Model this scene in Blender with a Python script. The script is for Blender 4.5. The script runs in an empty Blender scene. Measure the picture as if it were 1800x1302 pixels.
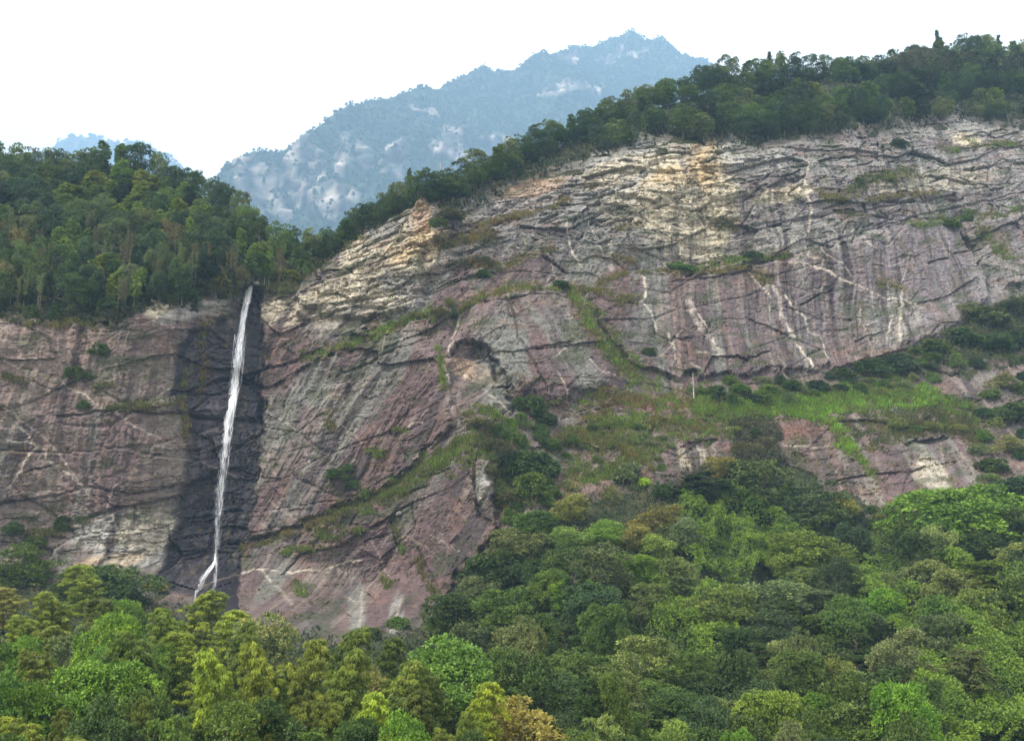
import bpy, math, random
import numpy as np
from mathutils import Vector

scene = bpy.context.scene
COL = scene.collection
rng = np.random.default_rng(11)
random.seed(11)

# ------------------------------------------------------------------ camera
CAM_Z, PITCH, HFOV = 30.0, math.radians(12.0), math.radians(50.0)
W0, H0 = 1800.0, 1302.0
FPX = (W0 / 2) / math.tan(HFOV / 2)
cd = bpy.data.cameras.new('camera')
cd.sensor_width = 36.0
cd.lens = 18.0 / math.tan(HFOV / 2)
cd.clip_start, cd.clip_end = 0.5, 24000
cam = bpy.data.objects.new('camera', cd)
cam.location = (0, 0, CAM_Z)
cam.rotation_euler = (math.pi / 2 + PITCH, 0, 0)
COL.objects.link(cam)
scene.camera = cam

# ------------------------------------------------------------------ sky, sun, exposure
SUN_EL, SUN_ROT = math.radians(52), math.radians(215)
world = bpy.data.worlds.new('World')
scene.world = world
world.use_nodes = True
wn, wl = world.node_tree.nodes, world.node_tree.links
wn.clear()
wo = wn.new('ShaderNodeOutputWorld')
sky = wn.new('ShaderNodeTexSky')
sky.sky_type = 'NISHITA'
sky.sun_disc = False
sky.sun_elevation = SUN_EL
sky.sun_rotation = SUN_ROT
b1 = wn.new('ShaderNodeBackground'); b1.inputs['Strength'].default_value = 0.10
wl.new(sky.outputs['Color'], b1.inputs['Color'])
b2 = wn.new('ShaderNodeBackground')                      # even overcast cloud cover
wtc = wn.new('ShaderNodeTexCoord')
wno = wn.new('ShaderNodeTexNoise'); wno.inputs['Scale'].default_value = 2.2; wno.inputs['Detail'].default_value = 4
wl.new(wtc.outputs['Generated'], wno.inputs['Vector'])
wcr = wn.new('ShaderNodeValToRGB')
wcr.color_ramp.elements[0].position, wcr.color_ramp.elements[1].position = 0.3, 0.7
wcr.color_ramp.elements[0].color = (0.86, 0.835, 0.81, 1); wcr.color_ramp.elements[1].color = (1.0, 0.957, 0.918, 1)
wl.new(wno.outputs['Fac'], wcr.inputs[0]); wl.new(wcr.outputs[0], b2.inputs['Color'])
b2.inputs['Strength'].default_value = 1.3
mx = wn.new('ShaderNodeMixShader'); mx.inputs[0].default_value = 0.96
wl.new(b1.outputs[0], mx.inputs[1]); wl.new(b2.outputs[0], mx.inputs[2])
wl.new(mx.outputs[0], wo.inputs['Surface'])
sd = bpy.data.lights.new('sun', 'SUN')
sd.energy, sd.angle, sd.color = 3.2, math.radians(12), (1.0, 0.95, 0.87)
sun = bpy.data.objects.new('sun', sd)
# light comes from the left, behind the camera, high
sdir = Vector((0.62, 0.55, -0.9)).normalized()
sun.rotation_euler = sdir.to_track_quat('-Z', 'Y').to_euler()
sun.location = (0, 0, 400)
COL.objects.link(sun)
SUN_EL = math.asin(-sdir.z); sky.sun_elevation = SUN_EL
sky.sun_rotation = math.atan2(-sdir.x, -sdir.y)
vs = scene.view_settings
vs.view_transform, vs.look, vs.exposure, vs.gamma = 'Standard', 'None', 1.15, 1.0
vs.use_curve_mapping = False
scene.cycles.use_denoising = True
scene.cycles.max_bounces = 6
scene.cycles.diffuse_bounces = 3
scene.cycles.glossy_bounces = 2
scene.cycles.transmission_bounces = 3
scene.cycles.transparent_max_bounces = 12
scene.cycles.volume_bounces = 0

# ------------------------------------------------------------------ helpers: lens, noise, colour
CP, SP = math.cos(PITCH), math.sin(PITCH)

def slopes(px, py):
    """direction through a photo pixel, scaled so that its y is 1"""
    u = (np.asarray(px, float) - W0 / 2) / FPX
    v = (H0 / 2 - np.asarray(py, float)) / FPX
    d = CP - v * SP
    return u / d, (SP + v * CP) / d

def at(px, py, Y):
    a, b = slopes(px, py)
    return a * Y, np.asarray(Y, float) + 0 * a, CAM_Z + b * Y

def project(x, y, z):
    z = z - CAM_Z
    w = y * CP + z * SP
    v = (-y * SP + z * CP) / w
    return W0 / 2 + FPX * x / w, H0 / 2 - FPX * v

def lin(r, g, b):
    f = lambda c: (c / 255 / 12.92) if c < 10.3 else ((c / 255 + 0.055) / 1.055) ** 2.4
    return np.array([f(r), f(g), f(b)])

def hsh(ix, iy, s):
    n = (ix.astype(np.int64) * 374761393 + iy.astype(np.int64) * 668265263 + s * 974634777) & 0xFFFFFFFF
    n = ((n ^ (n >> 13)) * 1274126177) & 0xFFFFFFFF
    n = n ^ (n >> 16)
    return (n & 0xFFFFFF) / float(0xFFFFFF)

def vnoise(x, y, s=0):
    ix, iy = np.floor(x), np.floor(y)
    fx, fy = x - ix, y - iy
    fx = fx * fx * fx * (fx * (fx * 6 - 15) + 10)
    fy = fy * fy * fy * (fy * (fy * 6 - 15) + 10)
    a, b = hsh(ix, iy, s), hsh(ix + 1, iy, s)
    c, d = hsh(ix, iy + 1, s), hsh(ix + 1, iy + 1, s)
    return (a + (b - a) * fx) * (1 - fy) + (c + (d - c) * fx) * fy

def fbm(x, y, octaves=4, s=0, gain=0.5):
    t, amp, tot = 0, 1.0, 0
    for k in range(octaves):
        t = t + amp * vnoise(x * 2 ** k + 17.3 * k, y * 2 ** k - 9.1 * k, s + k * 31)
        tot += amp
        amp *= gain
    return t / tot

def sstep(a, b, x):
    t = np.clip((x - a) / (b - a), 0, 1)
    return t * t * (3 - 2 * t)

def voronoi(x, y, s=0):
    ix, iy = np.floor(x), np.floor(y)
    f1 = np.full(x.shape, 9.0); f2 = np.full(x.shape, 9.0)
    cx = np.zeros(x.shape); cy = np.zeros(x.shape)
    for i in (-1, 0, 1):
        for j in (-1, 0, 1):
            gx, gy = ix + i, iy + j
            d = np.hypot(gx + hsh(gx, gy, s) - x, gy + hsh(gx, gy, s + 5) - y)
            near = d < f1
            f2 = np.where(near, f1, np.minimum(f2, d))
            cx = np.where(near, gx, cx); cy = np.where(near, gy, cy)
            f1 = np.where(near, d, f1)
    return f1, f2, cx, cy

def poly_sd(px, py, poly, pad=60):
    """signed pixel distance to a polygon, negative inside"""
    P = np.asarray(poly, float)
    out = np.full(px.shape, 1e3)
    m = (px > P[:, 0].min() - pad) & (px < P[:, 0].max() + pad) & (py > P[:, 1].min() - pad) & (py < P[:, 1].max() + pad)
    x, y = px[m], py[m]
    d2 = np.full(x.shape, 1e12); ins = np.zeros(x.shape, bool)
    for (x0, y0), (x1, y1) in zip(P, np.roll(P, -1, 0)):
        dx, dy = x1 - x0, y1 - y0
        t = np.clip(((x - x0) * dx + (y - y0) * dy) / (dx * dx + dy * dy + 1e-9), 0, 1)
        d2 = np.minimum(d2, (x - x0 - t * dx) ** 2 + (y - y0 - t * dy) ** 2)
        c = ((y0 > y) != (y1 > y)) & (x < dx * (y - y0) / (dy + 1e-12) + x0)
        ins ^= c
    d = np.sqrt(d2)
    out[m] = np.where(ins, -d, d)
    return out

def line_d(px, py, pts, pad=30):
    """pixel distance to a polyline, side sign and position along it"""
    P = np.asarray(pts, float)
    out = np.full(px.shape, 1e3); side = np.zeros(px.shape)
    m = (px > P[:, 0].min() - pad) & (px < P[:, 0].max() + pad) & (py > P[:, 1].min() - pad) & (py < P[:, 1].max() + pad)
    x, y = px[m], py[m]
    best = np.full(x.shape, 1e12); sg = np.zeros(x.shape)
    for (x0, y0), (x1, y1) in zip(P[:-1], P[1:]):
        dx, dy = x1 - x0, y1 - y0
        t = np.clip(((x - x0) * dx + (y - y0) * dy) / (dx * dx + dy * dy + 1e-9), 0, 1)
        d2 = (x - x0 - t * dx) ** 2 + (y - y0 - t * dy) ** 2
        cr = np.sign(dx * (y - y0) - dy * (x - x0))
        sg = np.where(d2 < best, cr, sg)
        best = np.minimum(best, d2)
    out[m] = np.sqrt(best); side[m] = sg
    return out, side

def zigzag(pts, step=9, amp=2.6):
    r = random.Random(int(pts[0][0] * 7 + pts[0][1]))
    o = []
    for (x0, y0), (x1, y1) in zip(pts[:-1], pts[1:]):
        L = math.hypot(x1 - x0, y1 - y0); n = max(1, int(L / step))
        for k in range(n):
            t = k / n; j = r.uniform(-amp, amp)
            o.append((x0 + (x1 - x0) * t - (y1 - y0) / L * j, y0 + (y1 - y0) * t + (x1 - x0) / L * j))
    return o + [pts[-1]]

# ------------------------------------------------------------------ helpers: objects
def tag(o, label=None, cat=None, group=None, kind=None):
    if label: o['label'] = label
    if cat: o['category'] = cat
    if group: o['group'] = group
    if kind: o['kind'] = kind
    return o

def mesh_from(name, V, F, mats=(), smooth=False, mat_idx=None, attrs=None):
    """V (n,3); F (m,3) or (m,4) index array, or a list of such arrays"""
    me = bpy.data.meshes.new(name)
    Fs = F if isinstance(F, (list, tuple)) else [F]
    V = np.ascontiguousarray(V, np.float32)
    me.vertices.add(len(V)); me.vertices.foreach_set('co', V.ravel())
    loops = np.concatenate([f.ravel() for f in Fs]).astype(np.int32)
    sizes = np.concatenate([np.full(len(f), f.shape[1]) for f in Fs]).astype(np.int32)
    starts = np.concatenate([[0], np.cumsum(sizes)[:-1]]).astype(np.int32)
    me.loops.add(len(loops)); me.loops.foreach_set('vertex_index', loops)
    me.polygons.add(len(sizes)); me.polygons.foreach_set('loop_start', starts)
    me.polygons.foreach_set('loop_total', sizes)
    for m in mats: me.materials.append(m)
    if mat_idx is not None: me.polygons.foreach_set('material_index', np.asarray(mat_idx, np.int32))
    me.polygons.foreach_set('use_smooth', np.full(len(sizes), smooth))
    for nm, (dom, typ, data) in (attrs or {}).items():
        a = me.attributes.new(nm, typ, dom)
        a.data.foreach_set('color' if typ == 'FLOAT_COLOR' else 'value', np.ascontiguousarray(data, np.float32).ravel())
    me.update(); me.validate()
    return me

def obj(name, me, parent=None, loc=(0, 0, 0)):
    o = bpy.data.objects.new(name, me)
    COL.objects.link(o)
    o.location = loc
    if parent: o.parent = parent
    return o

def thing(name, loc, label, cat, group=None, rz=0, scale=(1, 1, 1)):
    o = bpy.data.objects.new(name, None)
    COL.objects.link(o)
    o.empty_display_size = 0.5
    o.location = loc; o.rotation_euler = (0, 0, rz); o.scale = scale
    return tag(o, label, cat, group)

# ------------------------------------------------------------------ materials
def new_mat(name):
    m = bpy.data.materials.new(name); m.use_nodes = True
    n, l = m.node_tree.nodes, m.node_tree.links
    n.clear()
    return m, n, l, n.new('ShaderNodeOutputMaterial')

def math_node(n, op, a=None, b=None):
    k = n.new('ShaderNodeMath'); k.operation = op
    for i, v in enumerate((a, b)):
        if v is None: continue
        if isinstance(v, (int, float)): k.inputs[i].default_value = v
        else: k.id_data.links.new(v, k.inputs[i])
    return k.outputs[0]

def leaf_material(name, source, tip=None, trans=0.28):
    """source 'object': the object's own colour; 'col': a colour attribute. tint: per leaf value"""
    m, n, l, out = new_mat(name)
    if source == 'object':
        oi = n.new('ShaderNodeObjectInfo'); base = oi.outputs['Color']
    else:
        at_ = n.new('ShaderNodeAttribute'); at_.attribute_name = 'col'; base = at_.outputs['Color']
    tn = n.new('ShaderNodeAttribute'); tn.attribute_name = 'tint'
    ramp = n.new('ShaderNodeMapRange')
    ramp.inputs['To Min'].default_value = 0.55; ramp.inputs['To Max'].default_value = 1.55
    l.new(tn.outputs['Fac'], ramp.inputs['Value'])
    mul = n.new('ShaderNodeVectorMath'); mul.operation = 'SCALE'
    l.new(base, mul.inputs[0]); l.new(ramp.outputs[0], mul.inputs['Scale'])
    hue = n.new('ShaderNodeHueSaturation')
    hr = n.new('ShaderNodeMapRange'); hr.inputs['To Min'].default_value = 0.515; hr.inputs['To Max'].default_value = 0.485
    l.new(tn.outputs['Fac'], hr.inputs['Value']); l.new(hr.outputs[0], hue.inputs['Hue'])
    l.new(mul.outputs[0], hue.inputs['Color'])
    c = hue.outputs['Color']
    if tip is not None:
        ta = n.new('ShaderNodeAttribute'); ta.attribute_name = 'tip'
        mixc = n.new('ShaderNodeMix'); mixc.data_type = 'RGBA'
        l.new(ta.outputs['Fac'], mixc.inputs['Factor']); l.new(c, mixc.inputs['A'])
        mixc.inputs['B'].default_value = (*tip, 1)
        c = mixc.outputs['Result']
    p = n.new('ShaderNodeBsdfPrincipled')
    p.inputs['Roughness'].default_value = 0.55
    p.inputs['Specular IOR Level'].default_value = 0.25
    l.new(c, p.inputs['Base Color'])
    t = n.new('ShaderNodeBsdfTranslucent'); l.new(c, t.inputs['Color'])
    mxs = n.new('ShaderNodeMixShader'); mxs.inputs[0].default_value = trans
    l.new(p.outputs[0], mxs.inputs[1]); l.new(t.outputs[0], mxs.inputs[2])
    l.new(mxs.outputs[0], out.inputs['Surface'])
    return m

def bark_material(name, c0, c1, sc=6):
    m, n, l, out = new_mat(name)
    tc = n.new('ShaderNodeTexCoord')
    no = n.new('ShaderNodeTexNoise'); no.inputs['Scale'].default_value = sc; no.inputs['Detail'].default_value = 5
    l.new(tc.outputs['Object'], no.inputs['Vector'])
    cr = n.new('ShaderNodeValToRGB')
    cr.color_ramp.elements[0].position, cr.color_ramp.elements[1].position = 0.35, 0.68
    cr.color_ramp.elements[0].color = (*c0, 1); cr.color_ramp.elements[1].color = (*c1, 1)
    l.new(no.outputs['Fac'], cr.inputs[0])
    p = n.new('ShaderNodeBsdfPrincipled'); p.inputs['Roughness'].default_value = 0.85
    l.new(cr.outputs[0], p.inputs['Base Color'])
    bp = n.new('ShaderNodeBump'); bp.inputs['Strength'].default_value = 0.4
    l.new(no.outputs['Fac'], bp.inputs['Height']); l.new(bp.outputs[0], p.inputs['Normal'])
    l.new(p.outputs[0], out.inputs['Surface'])
    return m

def rock_material(name, grain=1.0):
    """macro colour from the mesh, grain, flecks and relief from noise"""
    m, n, l, out = new_mat(name)
    at_ = n.new('ShaderNodeAttribute'); at_.attribute_name = 'col'
    wet = n.new('ShaderNodeAttribute'); wet.attribute_name = 'wet'
    tc = n.new('ShaderNodeTexCoord')
    def noise(scale, vec_scale, detail=5, rough=0.6, rot=0.0):
        mp = n.new('ShaderNodeMapping'); mp.inputs['Scale'].default_value = vec_scale
        mp.inputs['Rotation'].default_value = (0, rot, 0)
        l.new(tc.outputs['Object'], mp.inputs['Vector'])
        k = n.new('ShaderNodeTexNoise'); k.inputs['Scale'].default_value = scale
        k.inputs['Detail'].default_value = detail; k.inputs['Roughness'].default_value = rough
        l.new(mp.outputs[0], k.inputs['Vector'])
        return k.outputs['Fac']
    a = noise(0.9 * grain, (1, 1, 1), 8, 0.68)
    b = noise(1.6 * grain, (1.0, 1.0, 0.16), 6, 0.6, math.radians(12))
    c = noise(0.8 * grain, (0.3, 0.6, 2.6), 6, 0.62, math.radians(-12))
    dk = noise(1.9 * grain, (1.2, 1, .8), 4, .6, math.radians(20))
    f = noise(2.4 * grain, (0.8, 1, 2.0), 3, 0.55, math.radians(-14))
    s = math_node(n, 'ADD', math_node(n, 'MULTIPLY', a, 0.9), math_node(n, 'ADD', math_node(n, 'MULTIPLY', b, 0.55), math_node(n, 'MULTIPLY', c, 0.55)))
    g = n.new('ShaderNodeMapRange')
    g.inputs['From Min'].default_value, g.inputs['From Max'].default_value = 0.77, 1.23
    g.inputs['To Min'].default_value, g.inputs['To Max'].default_value = 0.52, 1.5
    l.new(s, g.inputs['Value'])
    sc = n.new('ShaderNodeVectorMath'); sc.operation = 'SCALE'
    l.new(at_.outputs['Color'], sc.inputs[0]); l.new(g.outputs[0], sc.inputs['Scale'])
    fl = n.new('ShaderNodeMapRange'); fl.inputs['From Min'].default_value, fl.inputs['From Max'].default_value = 0.675, 0.72
    fl.inputs['To Max'].default_value = 0.55
    l.new(f, fl.inputs['Value'])
    dry = math_node(n, 'SUBTRACT', 1.0, wet.outputs['Fac'])
    flk = math_node(n, 'MULTIPLY', fl.outputs[0], dry)
    mixc = n.new('ShaderNodeMix'); mixc.data_type = 'RGBA'
    l.new(flk, mixc.inputs['Factor']); l.new(sc.outputs[0], mixc.inputs['A'])
    mixc.inputs['B'].default_value = (0.42, 0.37, 0.33, 1)
    dl = n.new('ShaderNodeMapRange'); dl.inputs['From Min'].default_value, dl.inputs['From Max'].default_value = 0.60, 0.68
    dl.inputs['To Max'].default_value = 0.45
    l.new(dk, dl.inputs['Value'])
    mixd = n.new('ShaderNodeMix'); mixd.data_type = 'RGBA'                # dark lichen specks
    l.new(dl.outputs[0], mixd.inputs['Factor']); l.new(mixc.outputs['Result'], mixd.inputs['A'])
    mixd.inputs['B'].default_value = (0.035, 0.034, 0.034, 1)
    p = n.new('ShaderNodeBsdfPrincipled')
    l.new(mixd.outputs['Result'], p.inputs['Base Color'])
    r = n.new('ShaderNodeMapRange'); r.inputs['To Min'].default_value, r.inputs['To Max'].default_value = 0.85, 0.5
    l.new(wet.outputs['Fac'], r.inputs['Value']); l.new(r.outputs[0], p.inputs['Roughness'])
    p.inputs['Specular IOR Level'].default_value = 0.3
    bp = n.new('ShaderNodeBump'); bp.inputs['Strength'].default_value = 0.65; bp.inputs['Distance'].default_value = 0.6
    l.new(s, bp.inputs['Height']); l.new(bp.outputs[0], p.inputs['Normal'])
    l.new(p.outputs[0], out.inputs['Surface'])
    return m

def ground_material(name, c0, c1, sc):
    m, n, l, out = new_mat(name)
    tc = n.new('ShaderNodeTexCoord')
    no = n.new('ShaderNodeTexNoise'); no.inputs['Scale'].default_value = sc; no.inputs['Detail'].default_value = 8
    no.inputs['Roughness'].default_value = 0.7
    l.new(tc.outputs['Object'], no.inputs['Vector'])
    cr = n.new('ShaderNodeValToRGB')
    cr.color_ramp.elements[0].position, cr.color_ramp.elements[1].position = 0.38, 0.64
    cr.color_ramp.elements[0].color = (*c0, 1); cr.color_ramp.elements[1].color = (*c1, 1)
    l.new(no.outputs['Fac'], cr.inputs[0])
    p = n.new('ShaderNodeBsdfPrincipled'); p.inputs['Roughness'].default_value = 0.95
    p.inputs['Specular IOR Level'].default_value = 0.1
    l.new(cr.outputs[0], p.inputs['Base Color'])
    bp = n.new('ShaderNodeBump'); bp.inputs['Strength'].default_value = 1.0; bp.inputs['Distance'].default_value = 0.6
    l.new(no.outputs['Fac'], bp.inputs['Height']); l.new(bp.outputs[0], p.inputs['Normal'])
    l.new(p.outputs[0], out.inputs['Surface'])
    return m

ROCK_GAIN = 0.41
HAZE_D, HAZE_C = 0.00015, (0.42, 0.69, 1.0)
LEAF_GAIN = (1.68, 1.55, .9)
M_ROCK = rock_material('cliff_rock')
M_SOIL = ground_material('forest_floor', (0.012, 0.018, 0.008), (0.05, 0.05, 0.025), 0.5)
M_GROUND = ground_material('valley_grass', (0.03, 0.045, 0.015), (0.07, 0.09, 0.03), 0.05)
M_LEAF = leaf_material('foliage', 'object')
M_BLOOM = leaf_material('blossoming_foliage', 'object', tip=(0.36, 0.31, 0.085))
M_BAMBOO = leaf_material('bamboo_foliage', 'object', trans=0.34)
M_GRASS = leaf_material('grass_blades', 'col', trans=0.3)
M_BARK = bark_material('bark', (0.035, 0.028, 0.02), (0.13, 0.11, 0.085))
M_PALE = bark_material('dead_wood', (0.20, 0.18, 0.16), (0.38, 0.35, 0.31), 3)
M_STEM = bark_material('thin_stems', (0.07, 0.06, 0.045), (0.17, 0.14, 0.10), 3)
M_CULM = bark_material('bamboo_culm', (0.10, 0.12, 0.06), (0.30, 0.31, 0.2), 2)

# ------------------------------------------------------------------ the mountainside: one surface, depth Y as a function of (X, Z)
SURVEY = [  # (px, py, Y): where the bare ground or rock face is seen, and how far it stands
    (-300, 1400, 105), (-300, 1180, 150), (-300, 1010, 226), (-300, 545, 255), (-300, 400, 292), (-300, 250, 335),
    (0, 1400, 105), (0, 1200, 150), (0, 1080, 222), (0, 800, 236), (0, 545, 252), (0, 400, 290), (0, 285, 325),
    (200, 1400, 105), (200, 1200, 152), (200, 1075, 222), (200, 800, 236), (200, 550, 254), (230, 420, 295), (230, 285, 330),
    (380, 1400, 105), (380, 1220, 155), (375, 1080, 228), (390, 800, 246), (435, 500, 266), (380, 420, 290), (370, 340, 320),
    (500, 460, 285), (505, 425, 305),
    (560, 1400, 105), (560, 1220, 155), (560, 1110, 222), (560, 850, 240), (560, 620, 258), (560, 490, 275), (580, 425, 300),
    (740, 1400, 108), (740, 1220, 158), (740, 1110, 221), (740, 850, 242), (740, 600, 264), (740, 450, 280), (740, 360, 290), (740, 335, 302),
    (900, 1400, 110), (900, 1200, 160), (900, 1000, 224), (900, 850, 250), (900, 650, 268), (900, 500, 286), (900, 350, 305), (900, 310, 318),
    (1050, 1400, 112), (1050, 1200, 160), (1050, 1000, 214), (1050, 860, 252), (1050, 700, 272), (1050, 500, 296), (1050, 300, 320), (1050, 235, 345),
    (1200, 1400, 118), (1200, 1200, 165), (1200, 1050, 205), (1200, 900, 244), (1200, 800, 262), (1200, 700, 284), (1200, 620, 298), (1200, 460, 314), (1200, 250, 334), (1200, 190, 368),
    (1500, 1400, 120), (1500, 1200, 168), (1500, 1050, 216), (1500, 910, 256), (1500, 800, 270), (1500, 700, 296), (1500, 620, 320), (1500, 450, 336), (1500, 240, 366), (1500, 130, 425),
    (1750, 1400, 116), (1750, 1200, 160), (1750, 1020, 212), (1750, 870, 258), (1750, 700, 300), (1750, 560, 338), (1750, 430, 366), (1750, 220, 402), (1750, 110, 470),
    (2100, 1400, 116), (2100, 1200, 160), (2100, 1000, 220), (2100, 800, 280), (2100, 500, 360), (2100, 230, 420), (2100, 110, 480),
]
S = np.array(SURVEY, float)
sx, sy, sz = at(S[:, 0], S[:, 1], S[:, 2])

def tps_fit(x, z, y, smooth=6.0):
    d = np.hypot(x[:, None] - x[None], z[:, None] - z[None])
    K = np.where(d > 0, d * d * np.log(d + 1e-9), 0) + np.eye(len(x)) * smooth
    P = np.stack([np.ones_like(x), x, z], 1)
    A = np.block([[K, P], [P.T, np.zeros((3, 3))]])
    return np.linalg.solve(A, np.concatenate([y, np.zeros(3)]))

def tps_eval(w, cx, cz, x, z):
    out = np.empty(x.size)
    xf, zf = x.ravel(), z.ravel()
    for i in range(0, xf.size, 20000):
        a, b = xf[i:i + 20000], zf[i:i + 20000]
        d = np.hypot(a[:, None] - cx[None], b[:, None] - cz[None])
        out[i:i + 20000] = np.where(d > 0, d * d * np.log(d + 1e-9), 0) @ w[:-3] + w[-3] + w[-2] * a + w[-1] * b
    return out.reshape(x.shape)

wts = tps_fit(sx, sz, sy)
X0, X1, Z0, Z1 = -190.0, 262.0, -6.0, 250.0
CS = 4.0                                                   # coarse survey lattice
cxs = np.arange(X0, X1 + CS, CS); czs = np.arange(Z0, Z1 + CS, CS)
CXX, CZZ = np.meshgrid(cxs, czs)
CF = tps_eval(wts, sx, sz, CXX, CZZ)
CF = np.maximum.accumulate(np.clip(CF, 60, 620), axis=0) + np.arange(len(czs))[:, None] * 0.02

def bil(A, x0, z0, st, x, z):
    i = np.clip((x - x0) / st, 0, A.shape[1] - 1.001); j = np.clip((z - z0) / st, 0, A.shape[0] - 1.001)
    i0, j0 = i.astype(int), j.astype(int); u, v = i - i0, j - j0
    return (A[j0, i0] * (1 - u) + A[j0, i0 + 1] * u) * (1 - v) + (A[j0 + 1, i0] * (1 - u) + A[j0 + 1, i0 + 1] * u) * v

def cub(A, x0, z0, st, x, z):                              # smooth (Catmull-Rom) sampling of the lattice
    i = np.clip((x - x0) / st, 1, A.shape[1] - 2.001); j = np.clip((z - z0) / st, 1, A.shape[0] - 2.001)
    i0, j0 = i.astype(int), j.astype(int); u, v = i - i0, j - j0
    def w(t): return (-.5 * t + t * t - .5 * t ** 3, 1 - 2.5 * t * t + 1.5 * t ** 3, .5 * t + 2 * t * t - 1.5 * t ** 3, -.5 * t * t + .5 * t ** 3)
    wu, wv = w(u), w(v)
    i0 = np.clip(i0, 1, A.shape[1] - 3); j0 = np.clip(j0, 1, A.shape[0] - 3)
    return sum(wv[b] * sum(wu[a] * A[j0 - 1 + b, i0 - 1 + a] for a in range(4)) for b in range(4))

RIDGE = [(-300, 262, 335), (0, 292, 325), (100, 290, 328), (230, 290, 330), (330, 330, 324), (420, 380, 312), (490, 432, 300), (530, 440, 296), (600, 405, 298),
         (680, 362, 300), (740, 330, 303), (850, 300, 315), (940, 265, 328), (1050, 225, 350), (1160, 185, 372), (1300, 140, 395), (1420, 132, 412),
         (1500, 125, 428), (1600, 108, 445), (1680, 88, 460), (1760, 92, 472), (1850, 105, 478), (2100, 112, 480)]
R = np.array(RIDGE, float)
rx, ry, rz = at(R[:, 0], R[:, 1], R[:, 2])
def ztop(x): return np.interp(x, rx, rz)

def ground_z(x, y):
    """height of the bare mountainside at (x, y)"""
    x = np.atleast_1d(np.asarray(x, float)); y = np.atleast_1d(np.asarray(y, float))
    out = np.empty(x.shape)
    i = np.clip((x - X0) / CS, 0, len(cxs) - 1.001); i0 = i.astype(int); u = i - i0
    for k in range(x.size):
        col = CF[:, i0.flat[k]] * (1 - u.flat[k]) + CF[:, i0.flat[k] + 1] * u.flat[k]
        out.flat[k] = np.interp(y.flat[k], col, czs)
    return np.minimum(out, ztop(x))

# ---------------------------------------------------------------- what is bare rock (seen outline) and what is wooded
ROCK_POLY = [(-500, 560), (0, 538), (60, 522), (125, 548), (180, 566), (215, 560), (250, 518), (300, 528), (345, 520), (415, 500), (440, 488), (490, 512), (540, 478),
             (620, 420), (680, 385), (735, 350), (775, 362), (800, 384), (860, 338), (920, 318), (1030, 285), (1050, 262), (1150, 240), (1250, 240), (1305, 256), (1410, 246),
             (1500, 232), (1560, 218), (1640, 216), (1680, 190), (1720, 196), (1760, 212), (1820, 218), (2300, 240), (2300, 500), (1800, 520), (1720, 545), (1640, 600), (1600, 612), (1560, 640),
             (1640, 640), (1720, 640), (1800, 620), (2300, 600), (2300, 830), (1790, 850), (1720, 860), (1650, 885), (1600, 900), (1545, 908), (1490, 882), (1420, 820), (1370, 790),
             (1290, 800), (1240, 830), (1180, 850), (1110, 850), (1050, 872), (985, 884), (930, 920), (860, 955), (800, 1020), (760, 1070),
             (720, 1118), (690, 1135), (600, 1140), (430, 1120), (350, 1105), (300, 1070), (255, 1030), (200, 1020), (90, 1020), (0, 1030), (-500, 1040)]

def rock_sd(px, py):
    n = (vnoise(px / 34, py / 34, 3) - .5) * 26 + (vnoise(px / 11, py / 11, 4) - .5) * 14
    return poly_sd(px, py, ROCK_POLY, 3000) + n

ST = 0.33
gx = np.arange(X0 + 4, X1 - 4, ST); gz = np.arange(2.0, Z1 - 4, ST)
GX, GZ = np.meshgrid(gx, gz)
GZT = ztop(GX)
over = np.maximum(GZ - GZT, 0)
GZc = GZ - over
BASE = cub(CF, X0, Z0, CS, GX, GZc)
PX, PY = project(GX, BASE, GZc)
SD = rock_sd(PX, PY)
rock = (SD < 9) & (over <= 0)
ri = np.where(rock.ravel())[0]
x = GX.ravel()[ri]; z = GZ.ravel()[ri]; px = PX.ravel()[ri]; py = PY.ravel()[ri]

# ---------------------------------------------------------------- rock relief
def gauss(cx, cy, rx_, ry_, rot=0.0):
    c, s = math.cos(math.radians(rot)), math.sin(math.radians(rot))
    dx, dy = px - cx, py - cy
    a, b = (dx * c + dy * s) / rx_, (-dx * s + dy * c) / ry_
    return np.exp(-(a * a + b * b))

wx = (fbm(x / 22, z / 22, 3, 7) - .5); wz = (fbm(x / 22, z / 22, 3, 8) - .5)
upper = np.clip(sstep(40, -60, py - np.interp(px, [0, 450, 620, 800, 950, 1200, 1400, 1600, 1800], [560, 530, 560, 480, 440, 470, 440, 400, 420])), 0, 1)   # bedded, blocky cap rock
buttress = np.clip(gauss(690, 460, 110, 110, 0) * 1.4, 0, 1)
lower_right = sstep(640, 720, py) * sstep(950, 1050, px)
blocky = np.clip(0.06 + 0.85 * upper * (1 - .45 * sstep(1290, 1400, px)) + 0.8 * buttress + 0.25 * lower_right + 0.4 * gauss(230, 950, 120, 70) + .25 * gauss(330, 900, 60, 120) + .5 * gauss(380, 780, 52, 260), 0, 1.2)
dip = np.interp(px, [0, 400, 600, 800, 1000, 1200, 1500, 1800], [.16, .22, .36, .38, .26, .14, .16, .2])
disp = np.zeros(x.size)
# broad swells
disp += (fbm(x / 45, z / 45, 2, 21) - .5) * 7.0 + (fbm(x / 15, z / 15, 2, 23) - .5) * 1.3
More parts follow.
